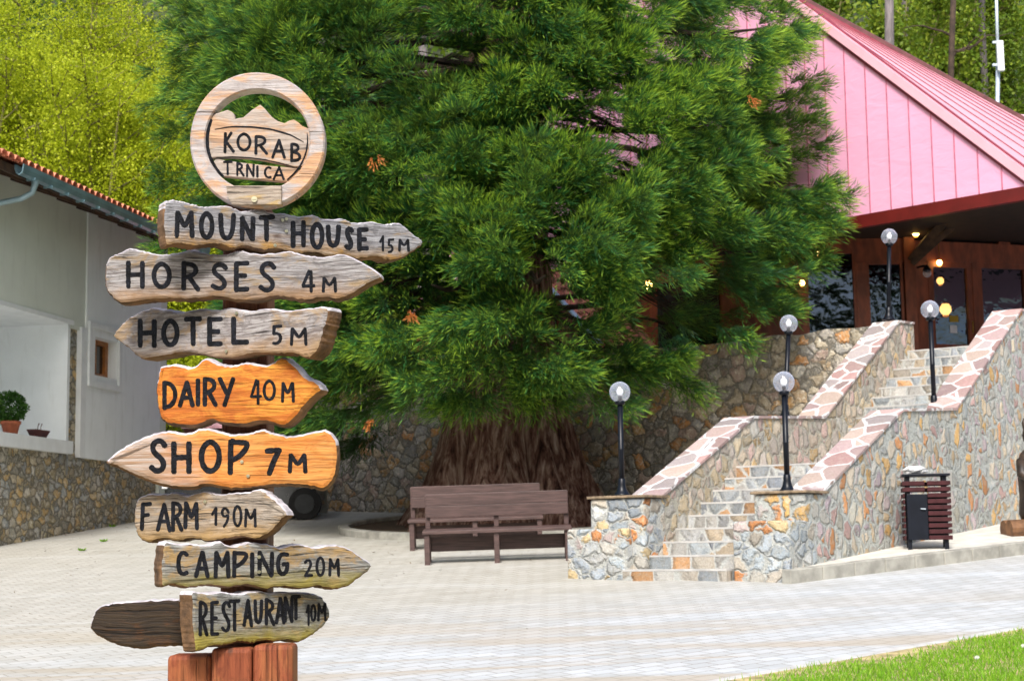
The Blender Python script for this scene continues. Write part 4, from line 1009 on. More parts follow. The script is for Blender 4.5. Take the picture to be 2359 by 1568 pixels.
px0 = rhz(1990, 200)[0]; b = MB(); b.box((px0, -.1, zb2), (px0 + .25, .03, zc), 0, Rf); b.build('transom_post', M['redwood'], REST)
# braces from the corner post up to the eave
def beam(P, Q, w2, m, name):
    b = MB(); P, Q = Vector(P), Vector(Q); t = (Q - P).normalized(); s = t.cross(Vector((0, 1, 0))).normalized() * w2; u = t.cross(s).normalized() * w2
    v = [c + a for c in (P, Q) for a in (s + u, -s + u, -s - u, s - u)]
    b.add(v, [(0,1,2,3),(7,6,5,4),(0,4,5,1),(1,5,6,2),(2,6,7,3),(3,7,4,0)]); return b.build(name, m, REST)
cp = Vector(((xp0 + xp1) / 2 + .05, FY - .1, fz(560)))
beam(cp, D(*A(1560, 40), FY - 1.6), .075, M['darkwood'], 'brace'); beam(cp + Vector((0, -.02, -.1)), D(*A(1760, 20), FY - 1.2), .05, M['darkwood'], 'brace')
beam(Vector((xp0, FY - .1, fz(300))), D(*A(760, 180), FY - .9), .05, M['redwood'], 'brace')
# room behind the glass
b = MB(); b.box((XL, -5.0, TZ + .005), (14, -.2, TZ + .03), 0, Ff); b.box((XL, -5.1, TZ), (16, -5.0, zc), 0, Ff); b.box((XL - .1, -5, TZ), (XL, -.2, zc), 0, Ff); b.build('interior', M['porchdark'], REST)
# rest of the facade towards the left behind the tree
b = MB(); p = Vector((XL, FY - .02, 0)); q = p + GD * 9
b.prism([(p.x, p.y, TZ), (q.x, q.y, TZ), (q.x, q.y, zc), (p.x, p.y, zc)], GB_ * .15); b.build('left_facade', M['redwood'], REST)
for i_ in range(4):
    s0_ = .5 + i_ * 2.1; 
    def Lf(x, n, z, p=p): return p + GD * x - GB_ * n + Vector((0, 0, z))
    b = MB(); b.box((s0_, .02, TZ + .5), (s0_ + 1.5, .03, TZ + 2.0), 0, Lf); b.build('dark_window', M['darkglass'], REST)
# notices on the door
for (x0, y0, x1, y1, m, lab) in ((1508, 1128, 1600, 1195, 'paperyellow', 'small yellow notice stuck on the restaurant door glass'), (1512, 1228, 1588, 1308, 'paper', 'small white paper notice low on the restaurant door glass')):
    a = rhz(x0, y0); c = rhz(x1, y1); b = MB(); b.box((a[0], -.014, c[1]), (c[0], -.011, a[1]), 0, Rf); tag(b.build('door_notice', M[m]), lab, 'notice')
# lanterns glowing behind the glass
def lantern(c, r, label, chain=.3):
    t = thing('hanging_lantern', label, 'lantern', c, 'lit lanterns of the restaurant'); c = Vector(c)
    b = MB(); b.lathe([(r * .45, -r), (r, -r * .35), (r, r * .3), (r * .6, r * .9)], c, 12); b.build('lit_glass', M['lantern'], t, smooth=True)
    b = MB(); b.lathe([(r * .62, r * .92), (r * .8, r * .95), (r * .3, r * 1.3), (r * .05, r * 1.4)], c, 12); b.build('cap', M['brass'], t)
    b = MB(); b.tube([c + Vector((0, 0, r * 1.35)), c + Vector((0, 0, r * 1.35 + chain))], .006, 5); b.build('chain', M['brass'], t)
    b = MB(); b.lathe([(r * .3, -r * 1.35), (r * .55, -r * 1.2), (r * .5, -r * 1.02)], c, 10); b.build('amber_drop', M['amber'], t)
def inside(x, y, dep=.6): return Rf(*((lambda q: (q[0], -dep, q[1]))(rhz(x, y))))
for (x, y, r, lab) in ((1440, 1005, .075, 'lit lantern behind the door glass, left of the brightest one'), (1640, 1020, .11, 'brightest and largest lit lantern behind the door glass'), (1427, 1200, .09, 'lowest lit lantern behind the door glass'), (1585, 725, .07, 'lit lantern high in the middle of the door glass')):
    lantern(inside(x, y), r, lab)
lantern(Rf(rhz(1372, 600)[0], .10, rhz(1372, 600)[1]), .05, 'small lit lantern hanging outside above the left edge of the glazed door')
lantern(D(*A(170, 500), FY - .2), .045, 'lit lantern under the eave beside the tree foliage')
lantern(D(*A(1160, 275), FY - .35), .075, 'dim amber lantern high on the corner post under the eave', .2)
lantern(D(1247, 630, 30.6), .10, 'lit lantern glowing between the branches left of the tiled kiosk roof')
lantern(D(1492, 657, 31.0), .08, 'lit lantern glowing between the branches above the tiled kiosk roof')
lantern(D(1848, 652, 30.6), .05, 'lit lantern half hidden by the right edge of the conifer foliage')
# round white lamp bracket by the post
c = D(*A(1275, 700), FY - .5); b = MB(); b.lathe(globe_mesh(c, .075), c, 18)
t = thing('wall_lamp', 'unlit round glass wall lamp on the corner post', 'lamp', c); b.build('glass_shade', M['globe'], t, smooth=True)
b = MB(); b.tube([c + Vector((0, 0, .07)), c + Vector((-.02, .1, .16)), c + Vector((-.1, .3, .16))], .02, 8); b.build('bracket', M['blackmetal'], t)
b = MB(); b.lathe([(.02, .02), (.085, .055), (.06, .10), (.02, .16)], c, 14); b.build('hood', M['blackmetal'], t)

# tiled kiosk on the terrace behind the tree
KY = 32.6
ka, kb, kc, kd2 = D(1236, 636, KY + 1.3), D(1500, 600, KY + 1.6), D(1640, 800, KY), D(1385, 800, KY - .3)
KIOSK = thing('tiled_kiosk', 'small kiosk with old clay tile roof and pale blue verge behind the big tree', 'kiosk', (kd2.x, kd2.y, TZ))
b = MB(); nrow, ncol = 9, 14
for r_ in range(nrow):
    for c_ in range(ncol):
        P00 = ka.lerp(kb, c_ / ncol).lerp(kd2.lerp(kc, c_ / ncol), r_ / nrow); P01 = ka.lerp(kb, (c_ + 1) / ncol).lerp(kd2.lerp(kc, (c_ + 1) / ncol), r_ / nrow)
        P10 = ka.lerp(kb, c_ / ncol).lerp(kd2.lerp(kc, c_ / ncol), (r_ + 1.2) / nrow); P11 = ka.lerp(kb, (c_ + 1) / ncol).lerp(kd2.lerp(kc, (c_ + 1) / ncol), (r_ + 1.2) / nrow)
        up = Vector((0, -.35, .9)); vs = []
        for (p_, q_), lift in (((P00, P01), 0), ((P10, P11), .03)):
            for j in range(5): vs.append(p_.lerp(q_, j / 4) + up * (math.sin(math.pi * j / 4) * .06 + lift))
        b.add(vs, [(j, j + 1, 6 + j, 5 + j) for j in range(4)])
b.build('tiled_roof', M['tile_old'], KIOSK)
b = MB(); b.tube([ka + Vector((0, -.05, .06)), kd2 + Vector((0, -.05, .06))], .05, 8); b.build('verge_flashing', simple('pale_blue_flashing', (.30,.42,.60), .3, metal=.4), KIOSK)
b = MB(); b.prism([kd2 + Vector((.25, .25, -.05)), kc + Vector((-.15, .25, -.05)), Vector((kc.x - .15, kc.y + .25, TZ)), Vector((kd2.x + .25, kd2.y + .25, TZ))], (0, 1.0, 0)); b.build('kiosk_wall', M['darkwood'], KIOSK)

# antenna mast behind the roof
mb0 = D(2297, 300, 42); mt = D(2294, -60, 42)
MAST = thing('antenna_mast', 'tall thin grey mast with a white panel antenna behind the pink roof', 'mast', (mb0.x, 42, 5))
b = MB(); b.tube([(mb0.x, 42, 5), (mb0.x, 42, mb0.z), D(2299, 150, 42)], .055, 10); b.tube([D(2299, 150, 42), mt], .042, 10); b.build('pole', M['steel'], MAST, smooth=True)
b = MB(); c = D(2303, 126, 41.85); b.box((c.x - .07, c.y - .06, c.z - .44), (c.x + .10, c.y + .06, c.z + .36)); b.build('panel_antenna', M['white'], MAST, bevel=.03)
for y in (98, 150): b = MB(); c = D(2297, y, 41.9); b.box((c.x - .12, c.y - .03, c.z - .03), (c.x + .1, c.y + .03, c.z + .03)); b.build('clamp', M['steel'], MAST)

# ------------------------------------------------------------------ benches
gup = Vector((-GA, -GB, 1)).normalized()
def bench(loc, label):
    t = thing('wooden_bench', label, 'bench', loc, 'brown benches under the big tree'); c = Vector(loc)
    X = Vector((1, 0, GA)).normalized(); Y = gup.cross(X)
    f_ = lambda x, y, z: c + X * x + Y * y + gup * z
    Lb = 1.98
    def bx(n, a, d, bv=.006): b = MB(); b.box(a, d, 0, f_); return b.build(n, M['bench'], t, bevel=bv)
    bx('seat', (0, -.01, .405), (Lb, .20, .45)); bx('seat', (0, .21, .405), (Lb, .42, .45))
    for x in (.02, .945, Lb - .09):
        bx('leg', (x, .02, -.03), (x + .07, .10, .405)); bx('leg', (x, .40, -.03), (x + .07, .47, .404)); bx('back_post', (x + .003, .425, .451), (x + .067, .475, .90))
        bx('cross_rail', (x + .01, .10, .33), (x + .06, .40, .404))
    bx('back_plank', (-.02 + .06, .385, .60), (Lb - .03, .424, .755)); bx('back_plank', (-.02 + .06, .385, .757), (Lb - .03, .424, .915))
    bx('rear_apron', (.09, .43, .14), (Lb - .09, .46, .33))
    return t
B1 = G(975, 1302); bench(B1, 'front brown plank bench beside the staircase pier')
B2 = G(941, 1269)
c = copy_tree([o for o in COL.objects if o.name == 'wooden_bench'][0]); c.location = B2
c['label'] = 'rear brown plank bench standing behind the other against the tree'

# ------------------------------------------------------------------ litter bin with bag, carved figure
bb = hit(2090, 1266, (0, 0, .145), (-GA, -GB, 1)); bx_ = Vector((.98, -.17, 0)).normalized(); by_ = Vector((.17, .98, 0)).normalized()
BIN = thing('litter_bin', 'dark slatted litter bin with a black front panel on the pavement', 'litter bin', bb)
Bf = lambda x, y, z: bb + bx_ * x + by_ * y + Vector((0, 0, z))
Wb, Db, Hb = .52, .34, .93
for x in (.015, Wb - .065):
    for y in (.015, Db - .055): b = MB(); b.box((x, y, 0), (x + .05, y + .04, Hb - .03), 0, Bf); b.build('leg', M['binblack'], BIN)
zs = .12
while zs < Hb - .08:
    b = MB()
    b.box((.27, -.022, zs), (Wb + .03, -.002, zs + .052), 0, Bf); b.box((-.022, 0, zs), (-.002, Db, zs + .052), 0, Bf)
    b.box((Wb + .002, 0, zs), (Wb + .022, Db, zs + .052), 0, Bf); b.box((-.03, Db + .002, zs), (Wb + .03, Db + .022, zs + .052), 0, Bf)
    if zs > Hb - .28: b.box((-.03, -.022, zs), (.24, -.002, zs + .052), 0, Bf)
    b.build('slat', M['binslat'], BIN, bevel=.004); zs += .074
b = MB(); b.box((.02, -.018, .12), (.265, .0, .68), 0, Bf); b.build('front_panel', M['binblack'], BIN, bevel=.004)
b = MB(); b.box((.03, .03, .16), (Wb - .03, Db - .03, .66), 0, Bf); b.build('liner', M['binblack'], BIN)
b = MB(); b.box((-.03, -.03, Hb - .03), (Wb + .03, Db + .03, Hb), 0, Bf); b.build('top_rim', M['binblack'], BIN, bevel=.006)
b = MB(); b.tube([Bf(.18, -.03, .50), Bf(.24, -.045, .495)], .008, 6); b.build('latch', M['steel'], BIN)
b = MB(); c = Bf(.14, .14, Hb + .05); n_, k_ = 14, 8; vs = []
for i in range(1, k_):
    for j in range(n_):
        a, e = 2 * math.pi * j / n_, math.pi * i / k_; r_ = 1 + random.uniform(-.16, .16)
        vs.append(c + Vector((math.cos(a) * math.sin(e) * .15 * r_, math.sin(a) * math.sin(e) * .11 * r_, -math.cos(e) * .055 * r_)))
b.add(vs, [(i*n_+j, i*n_+(j+1) % n_, (i+1)*n_+(j+1) % n_, (i+1)*n_+j) for i in range(k_-2) for j in range(n_)] + [tuple(range(n_))[::-1], tuple(range((k_-2)*n_, (k_-1)*n_))])
tag(b.build('rubbish_bag', M['rubbish']), 'crumpled white plastic bag lying on top of the litter bin', 'rubbish')
sb_ = hit(2340, 1236, (0, 0, .145), (-GA, -GB, 1))
fig = thing('carved_figure', 'dark carved wooden figure on a log block, cut off by the right edge', 'sculpture', sb_)
b = MB()
for i_ in range(2): b.tube([sb_ + Vector((-.04, .14 + i_ * .26, .10)), sb_ + Vector((1.0, .14 + i_ * .26 + .1, .13))], .125, 14)
b.build('log_base', M['log'], fig)
fc = sb_ + Vector((.40, .25, .22)); b = MB()
pr = [(.22, 0), (.25, .08), (.24, .3), (.255, .55), (.26, .75), (.225, .87), (.15, .95), (.13, .98), (.16, 1.04), (.175, 1.12), (.15, 1.22), (.07, 1.29)]
vs = []; nn = 24
for r_, z in pr:
    for j in range(nn):
        a = 2 * math.pi * j / nn; rr_ = r_ * (1 + .06 * math.sin(5 * a + z * 3)); vs.append(fc + Vector((rr_ * math.cos(a), rr_ * .8 * math.sin(a), z)))
b.add(vs, [(i*nn+j, i*nn+(j+1) % nn, (i+1)*nn+(j+1) % nn, (i+1)*nn+j) for i in range(len(pr)-1) for j in range(nn)] + [tuple(range(nn))[::-1], tuple(range((len(pr)-1)*nn, len(pr)*nn))])
b.build('body', M['carved'], fig, smooth=True)
for sx in (-1, 1):
    b = MB(); c = fc + Vector((sx * .11, 0, 1.20)); b.tube([c, c + Vector((sx * .03, 0, .09)), c + Vector((sx * .03, 0, .15))], [.05, .035, .006], 10); b.build('ear', M['carved'], fig, smooth=True)
    b = MB(); b.tube([fc + Vector((sx * .21, -.06, .78)), fc + Vector((sx * .25, -.16, .6)), fc + Vector((sx * .14, -.25, .5))], [.08, .07, .05], 10); b.build('arm', M['carved'], fig, smooth=True)
b = MB(); b.tube([fc + Vector((0, -.1, 1.1)), fc + Vector((0, -.24, 1.07))], [.08, .045], 10); b.build('snout', M['carved'], fig, smooth=True)

# ------------------------------------------------------------------ carport and parked car behind the sign
CP = thing('carport', 'small carport with pink sheet roof and dark red fascia behind the signpost', 'carport', G(560, 1170))
cy0 = 36.2
pa, pb = D(424, 985, cy0), D(746, 985, cy0); zf1 = D(600, 985, cy0).z; zf0 = D(600, 1012, cy0).z
b = MB(); b.box((pa.x, cy0, zf0), (pb.x, cy0 + .1, zf1)); b.box((pb.x - .1, cy0 + .1, zf0), (pb.x, cy0 + 3.4, zf1)); b.box((pa.x, cy0 + .1, zf0), (pa.x + .1, cy0 + 3.4, zf1)); b.build('fascia', M['redtrim'], CP)
zr = D(700, 935, cy0 + 3).z
b = MB(); b.prism([(pa.x - .05, cy0 - .06, zf1 + .002), (pb.x + .05, cy0 - .06, zf1 + .002), (pb.x + .05, cy0 + 3.4, zr + .35), (pa.x - .05, cy0 + 3.4, zr + .35)], (0, 0, .05))
b.build('roof', M['pinklight'], CP)
for x in (pa.x + .05, pb.x - .2): b = MB(); b.box((x, cy0 + .02, 2), (x + .15, cy0 + .17, zf0 - .002)); b.build('post', M['redwood'], CP)
b = MB(); b.box((pa.x, cy0 + 3.3, 2), (pb.x, cy0 + 3.4, zf0)); b.build('back_wall', M['redwood'], CP)
b = MB(); c = D(434, 988, cy0 - .1); b.box((c.x - .10, c.y - .03, c.z - .1), (c.x + .16, c.y, c.z + .1)); 
cg = G(560, 1190)
def car():
    cl = G(395, 1200); cr = G(722, 1199); gz_ = (ground_z(cl.x, 33) + ground_z(cr.x, 33)) / 2
    t = thing('parked_car', 'dark grey car parked under the carport, mostly hidden behind the arrow boards', 'car', ((cl.x + cr.x) / 2, 33.4, gz_))
    W2 = cr.x - cl.x; x0 = cl.x; y0, y1 = 32.7, 34.4
    prof = [(0,.32),(.02,.62),(.06,.78),(.24,.90),(.36,1.32),(.44,1.45),(.78,1.47),(.9,1.36),(.97,.98),(1,.82),(1,.34),(.9,.22),(.1,.22)]
    mb = MB(); n_ = len(prof); vs = []
    for y, sq in ((y0, .0), (y0 + .10, 1), (y1 - .10, 1), (y1, 0)):
        for u, z in prof:
            zz = z if sq else (z if z < .95 else .95 + (z - .95) * .80)
            vs.append((x0 + (u * .98 + .01 if not sq else u) * W2, y + (.12 if (not sq and z > .95 and y < 33.5) else (-.12 if (not sq and z > .95) else 0)), gz_ + zz))
    mb.add(vs, [(k*n_+i, k*n_+(i+1) % n_, (k+1)*n_+(i+1) % n_, (k+1)*n_+i) for k in range(3) for i in range(n_)] + [tuple(range(n_))[::-1], tuple(range(3*n_, 4*n_))])
    mb.build('body', M['car'], t, bevel=.02)
    for u in (.2, .93):
        mb = MB(); c = Vector((x0 + u * W2, y0 + .08, gz_ + .31)); mb.tube([c + Vector((0, -.10, 0)), c + Vector((0, .12, 0))], .31, 24); wl = mb.build('wheel', M['tyre'], t)
        mb = MB(); mb.tube([c + Vector((0, -.112, 0)), c + Vector((0, -.10, 0))], .19, 20); mb.build('rim', M['rim'], wl)
    mb = MB(); mb.add([(x0 + .25 * W2, y0 + .2, gz_ + .925), (x0 + .25 * W2, y1 - .2, gz_ + .925), (x0 + .365 * W2, y1 - .3, gz_ + 1.335), (x0 + .365 * W2, y0 + .3, gz_ + 1.335)], [(0,1,2,3)])
    mb.v = [(a - .012, c, d + .012) for a, c, d in mb.v]; mb.build('windscreen', M['carglass'], t)
    mb = MB(); mb.add([(x0 + .40 * W2, y0 + .01, gz_ + .97), (x0 + .88 * W2, y0 + .01, gz_ + .97), (x0 + .82 * W2, y0 + .09, gz_ + 1.32), (x0 + .46 * W2, y0 + .09, gz_ + 1.34)], [(0,1,2,3)])
    mb.v = [(a, c - .012, d) for a, c, d in mb.v]; mb.build('side_window', M['carglass'], t)
    mb = MB(); mb.box((x0 + .965 * W2, y0 - .012, gz_ + .70), (x0 + 1.002 * W2, y0 + .12, gz_ + .80)); mb.build('tail_light', M['teal'], t)
    mb = MB(); mb.box((x0 + .0 * W2, y0 + .02, gz_ + .64), (x0 + .05 * W2, y0 + .3, gz_ + .72)); mb.build('headlight', M['white'], t)
car()
pst = G(742, 1182); b = MB(); b.box((pst.x - .09, pst.y, pst.z - .1), (pst.x + .09, pst.y + .2, pst.z + .95))
tag(b.build('stone_bollard', M['kerb'], bevel=.015), 'short grey concrete bollard at the left end of the terrace wall', 'bollard')

# ------------------------------------------------------------------ giant tree with ring bed
TC = Vector((-.12, 29.3, 0)); TC.z = ground_z(TC.x, TC.y)
def ring_kerb(r0, r1, h):
    b = MB(); n = 64; vs = []
    for i in range(n):
        a = 2 * math.pi * i / n
        for r, z in ((r1, -.1), (r1, h - .015), (r1 - .02, h), (r0 + .02, h), (r0, h - .015), (r0, -.1)):
            x, y = TC.x + r * math.cos(a), TC.y + r * math.sin(a) ; vs.append((x, y, ground_z(x, y) + z))
    b.add(vs, [(i*6+j, ((i+1) % n)*6+j, ((i+1) % n)*6+j+1, i*6+j+1) for i in range(n) for j in range(5)]); return b
o = ring_kerb(2.72, 2.90, .12).build('tree_ring_kerb', M['kerb']); tag(o, 'round low concrete kerb ring around the foot of the giant tree', 'kerb ring')
b = MB(); n = 48
b.add([(TC.x + 2.73 * math.cos(2*math.pi*i/n), TC.y + 2.73 * math.sin(2*math.pi*i/n), ground_z(TC.x + 2.73 * math.cos(2*math.pi*i/n), TC.y + 2.73 * math.sin(2*math.pi*i/n)) + .05) for i in range(n)], [tuple(range(n))])
structure(b.build('planting_bed', M['soil']))
TREE = thing('giant_conifer', 'huge green conifer with flared reddish trunk and drooping boughs behind the benches', 'tree', TC)
b = MB(); n = 72; vs = []
zr_ = [(-.1, 1.80), (.15, 1.66), (.45, 1.48), (.8, 1.32), (1.3, 1.16), (1.8, 1.06), (2.4, .96), (3.2, .88), (4.5, .80), (7, .66), (10, .48), (12, .32), (14, .16), (15.5, .04)]
for z, r in zr_:
    fl = max(.12, .9 - z * .28)
    for j in range(n):
        a = 2 * math.pi * j / n
        k_ = 1 + 1.8 * fl * (.075 * math.sin(7 * a + .6) + .05 * math.sin(13 * a + 1.7 + z * .1) + .035 * math.sin(23 * a + .4) + .02 * math.sin(31 * a))
        vs.append((TC.x + r * k_ * math.cos(a), TC.y + r * k_ * math.sin(a), TC.z + z))
b.add(vs, [(i*n+j, i*n+(j+1) % n, (i+1)*n+(j+1) % n, (i+1)*n+j) for i in range(len(zr_)-1) for j in range(n)])
b.build('trunk', M['bark'], TREE, smooth=True)
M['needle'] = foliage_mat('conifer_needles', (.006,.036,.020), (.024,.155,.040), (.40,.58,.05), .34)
M['deadneedle'] = foliage_mat('dead_orange_needles', (.30,.09,.02), (.42,.14,.03), (.5,.2,.05), .2)
CR_Z = [3.6, 4.2, 4.8, 5.6, 7, 9, 11, 12, 13.5, 15.5]; CR_R = [2.4, 3.5, 4.5, 5.1, 5.5, 5.75, 5.5, 4.6, 2.4, .5]
GAPS = [(1360,275,62,34), (1440,320,60,30), (1240,540,34,20), (1215,590,30,16), (1690,55,40,38), (1690,150,20,50), (1248,634,46,46), (1492,662,46,46), (1475,740,30,40), (1300,700,46,40), (1848,652,32,30), (1640,560,22,20), (1790,590,34,16), (1040,150,40,26), (930,95,60,26), (870,190,50,16), (1000,560,40,14), (1840,150,26,14), (1730,330,14,30)]
def plume(p, d, L, W, ntf, nfi, tint0, out, fl=.40):
    """drooping bough of fan shaped tufts; every tuft is a spray of finger-like cords"""
    d = d / np.linalg.norm(d); side = np.cross(d, [0, 0, 1]); side /= np.linalg.norm(side) + 1e-9; nup = np.cross(side, d)
    a = np.linspace(.12, .95, ntf) + rng.normal(0, .05, ntf); sg = np.where(np.arange(ntf) % 2 == 0, 1, -1.0)
    off = sg * rng.uniform(.05, .75, ntf) * W * (1.05 - .75 * a)
    B = p + d * (a * L * .86)[:, None] + side * off[:, None] + nup * rng.normal(0, .13 * W + .02, ntf)[:, None]
    B[:, 2] += -.14 * L * a + .16 * L * a ** 3
    gx, gy = proj(B + np.array([0, 0, .05])); kp = np.ones(ntf, bool)
    for ex, ey, ew, eh in GAPS: kp &= ((gx - ex) / (ew * 1.0)) ** 2 + ((gy - ey) / (eh * 1.0)) ** 2 > 1
    B, a, off, ntf = B[kp], a[kp], off[kp], int(kp.sum())
    if ntf == 0: return
    td = norm(d + side * (off / (W + 1e-6) * .8)[:, None] + nup * rng.normal(.05, .22, ntf)[:, None] + np.array([0, 0, 1]) * (.38 * a - .16)[:, None])
    fd = td[:, None] + side * rng.normal(0, .42, (ntf, nfi, 1)) + nup * rng.normal(0, .20, (ntf, nfi, 1)) + d * rng.normal(0, .2, (ntf, nfi, 1))
    hang = np.maximum(0, rng.normal(-.05, .42, (ntf, nfi))); fd[..., 2] -= hang; fd = norm(fd)
    ln = fl * rng.uniform(.8, 1.12, (ntf, nfi)) * (1.1 - .25 * a[:, None])
    k = 6
    u = (np.arange(k) + .3) / k
    P = B[:, None, None] + fd[:, :, None] * (ln[..., None] * u)[..., None]
    P = P + rng.normal(size=P.shape) * .008
    P[..., 2] -= (u ** 2)[None, None] * ln[..., None] * .34
    bd = norm(fd[:, :, None] + rng.normal(size=P.shape) * .13)
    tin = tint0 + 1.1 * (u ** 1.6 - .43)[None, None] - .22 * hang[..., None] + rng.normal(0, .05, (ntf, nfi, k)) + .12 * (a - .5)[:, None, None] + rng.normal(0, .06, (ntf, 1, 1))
    out[0].append(P.reshape(-1, 3)); out[1].append(bd.reshape(-1, 3)); out[2].append(tin.ravel())
out = ([], [], []); twigs = MB(); limbs = MB(); rej = 0; cnt = 0; lim_n = 0
def in_gap(P, m=1.0):
    x, y = proj(P)
    return any(((x - gx) / (gw * m)) ** 2 + ((y - gy) / (gh * m)) ** 2 < 1 for gx, gy, gw, gh in GAPS)
def add_bough(phi, z, rf, L, W, tint0, ntw=15, nbl=12, droop=None, force=False):
    global cnt, lim_n
    Rr = np.interp(z, CR_Z, CR_R) * (1 + .07 * math.sin(3 * phi + z) + .05 * math.sin(7 * phi - 1.3 * z))
    r0 = max(.4, Rr * rf - L * .8)
    p = np.array([TC.x + r0 * math.cos(phi), TC.y + r0 * math.sin(phi), z + .12 * L])
    ph = phi + rng.normal(0, .35)
    dz = rng.normal(-.12, .22) if droop is None else droop
    d = np.array([math.cos(ph), math.sin(ph), dz])
    c = p + d / np.linalg.norm(d) * L * .7
    if not force and in_gap(c) and rng.random() < .93: return
    plume(p, d, L, W, ntw, nbl, tint0, out); cnt += 1
    if rng.random() < .35:
        q = Vector((TC.x + .3 * math.cos(phi), TC.y + .3 * math.sin(phi), z + .35 * r0 * rng.uniform(.0, .5)))
        pv = Vector(p); mid = q.lerp(pv, .55) + Vector((0, 0, .25)); e = pv + Vector(d) * L * .5
        limbs.tube([q, mid, pv, e], [.06, .045, .028, .012], 6, cap=False)
# outer shell, front and flanks dense; back thinner
def mass(phi, z, rb, size, tint0, nb=10, force=False):
    """one big bough: several plumes fanning out and up from the same limb"""
    Rr = np.interp(z, CR_Z, CR_R) * ((.955 if z > 9 else 1.0) if math.cos(phi) > .3 else 1) * (1 + .07 * math.sin(3 * phi + z) + .07 * math.sin(7 * phi - 1.3 * z))
    r0 = max(.5, Rr * rb); o_ = np.array([TC.x + r0 * math.cos(phi), TC.y + r0 * math.sin(phi), z])
    tx, ty = -math.sin(phi), math.cos(phi); skew = rng.normal(0, .3)
    for i in range(nb):
        f = (i / (nb - 1) - .5) * 2 if nb > 1 else 0
        el = rng.uniform(-.45, .75); lat = f * .8 + skew + rng.normal(0, .12)
        Rr_ = 0; d = np.array([math.cos(phi) + tx * lat, math.sin(phi) + ty * lat, el])
        p = o_ + np.array([tx, ty, 0]) * f * .45 * size + np.array([0, 0, 1]) * (el * .5 * size + rng.normal(0, .1)); d /= np.linalg.norm(d)
        L = size * rng.uniform(.75, 1.1) * (1 - .22 * abs(f))
        if not force and in_gap(p + d * L * .75) and rng.random() < .95: continue
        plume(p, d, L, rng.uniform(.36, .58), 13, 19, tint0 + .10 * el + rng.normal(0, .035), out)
    q = Vector((TC.x + .4 * math.cos(phi), TC.y + .4 * math.sin(phi), z + rng.uniform(.2, 1.0))); pv = Vector(o_)
    limbs.tube([q, q.lerp(pv, .5) + Vector((0, 0, .18)), pv, pv + Vector((math.cos(phi), math.sin(phi), -.05)) * size * .5], [.075, .055, .04, .012], 6, cap=False)
rng = np.random.default_rng(21)
row = 0; z = 5.0
while z < 11.9:
    n_ = 10; off = (row % 2) * .5
    for i in range(n_):
        phi = math.radians(160 + 220 * (i + off + rng.normal(0, .16)) / n_)
        mc = np.array([TC.x + 4.2 * math.cos(phi), TC.y + 4.2 * math.sin(phi), z]); mx_, my_ = proj(mc)
        if ((mx_ - 960) / 190) ** 2 + ((my_ - 140) / 130) ** 2 < 1 and rng.random() < .8: continue
        if rng.random() < .13: continue
        if z < 6.3 and math.cos(phi) > .55: continue
        mass(phi, z + rng.normal(0, .2), rng.uniform(.60, .74), rng.uniform(1.3, 2.2), rng.normal(.25, .11) + .11 * math.cos(phi - math.radians(318)))  # sunlit side put into the tint: right front lighter, left darker
    z += .92; row += 1
for z, ph, sz in ((8.3, 268, 1.8), (9.2, 284, 1.7), (9.9, 262, 1.7), (10.7, 280, 1.7), (11.4, 268, 1.7), (7.4, 276, 1.7), (6.6, 268, 1.7), (6.0, 284, 1.6), (5.6, 262, 1.5), (6.9, 290, 1.7)):
    mass(math.radians(ph), z, .36, sz, .20)
for i in range(150):
    phi = rng.uniform(math.radians(150), math.radians(390)); z = rng.uniform(4.9, 11.8)
    add_bough(phi, z, rng.uniform(.45, .72), rng.uniform(1.0, 1.5), rng.uniform(.45, .7), rng.normal(.20, .06), 11, 10)
for i in range(90):
    phi = rng.uniform(math.radians(0), math.radians(180)); z = rng.uniform(4.9, 11.8)
    add_bough(phi, z, rng.uniform(.75, 1.0), rng.uniform(1.1, 1.7), .6, .25, 10, 10)
for i in range(60):
    phi = rng.uniform(0, 2 * math.pi); z = rng.uniform(11.5, 14.8)
    add_bough(phi, z, rng.uniform(.7, 1.0), 1.3, .6, .35, 9, 8)
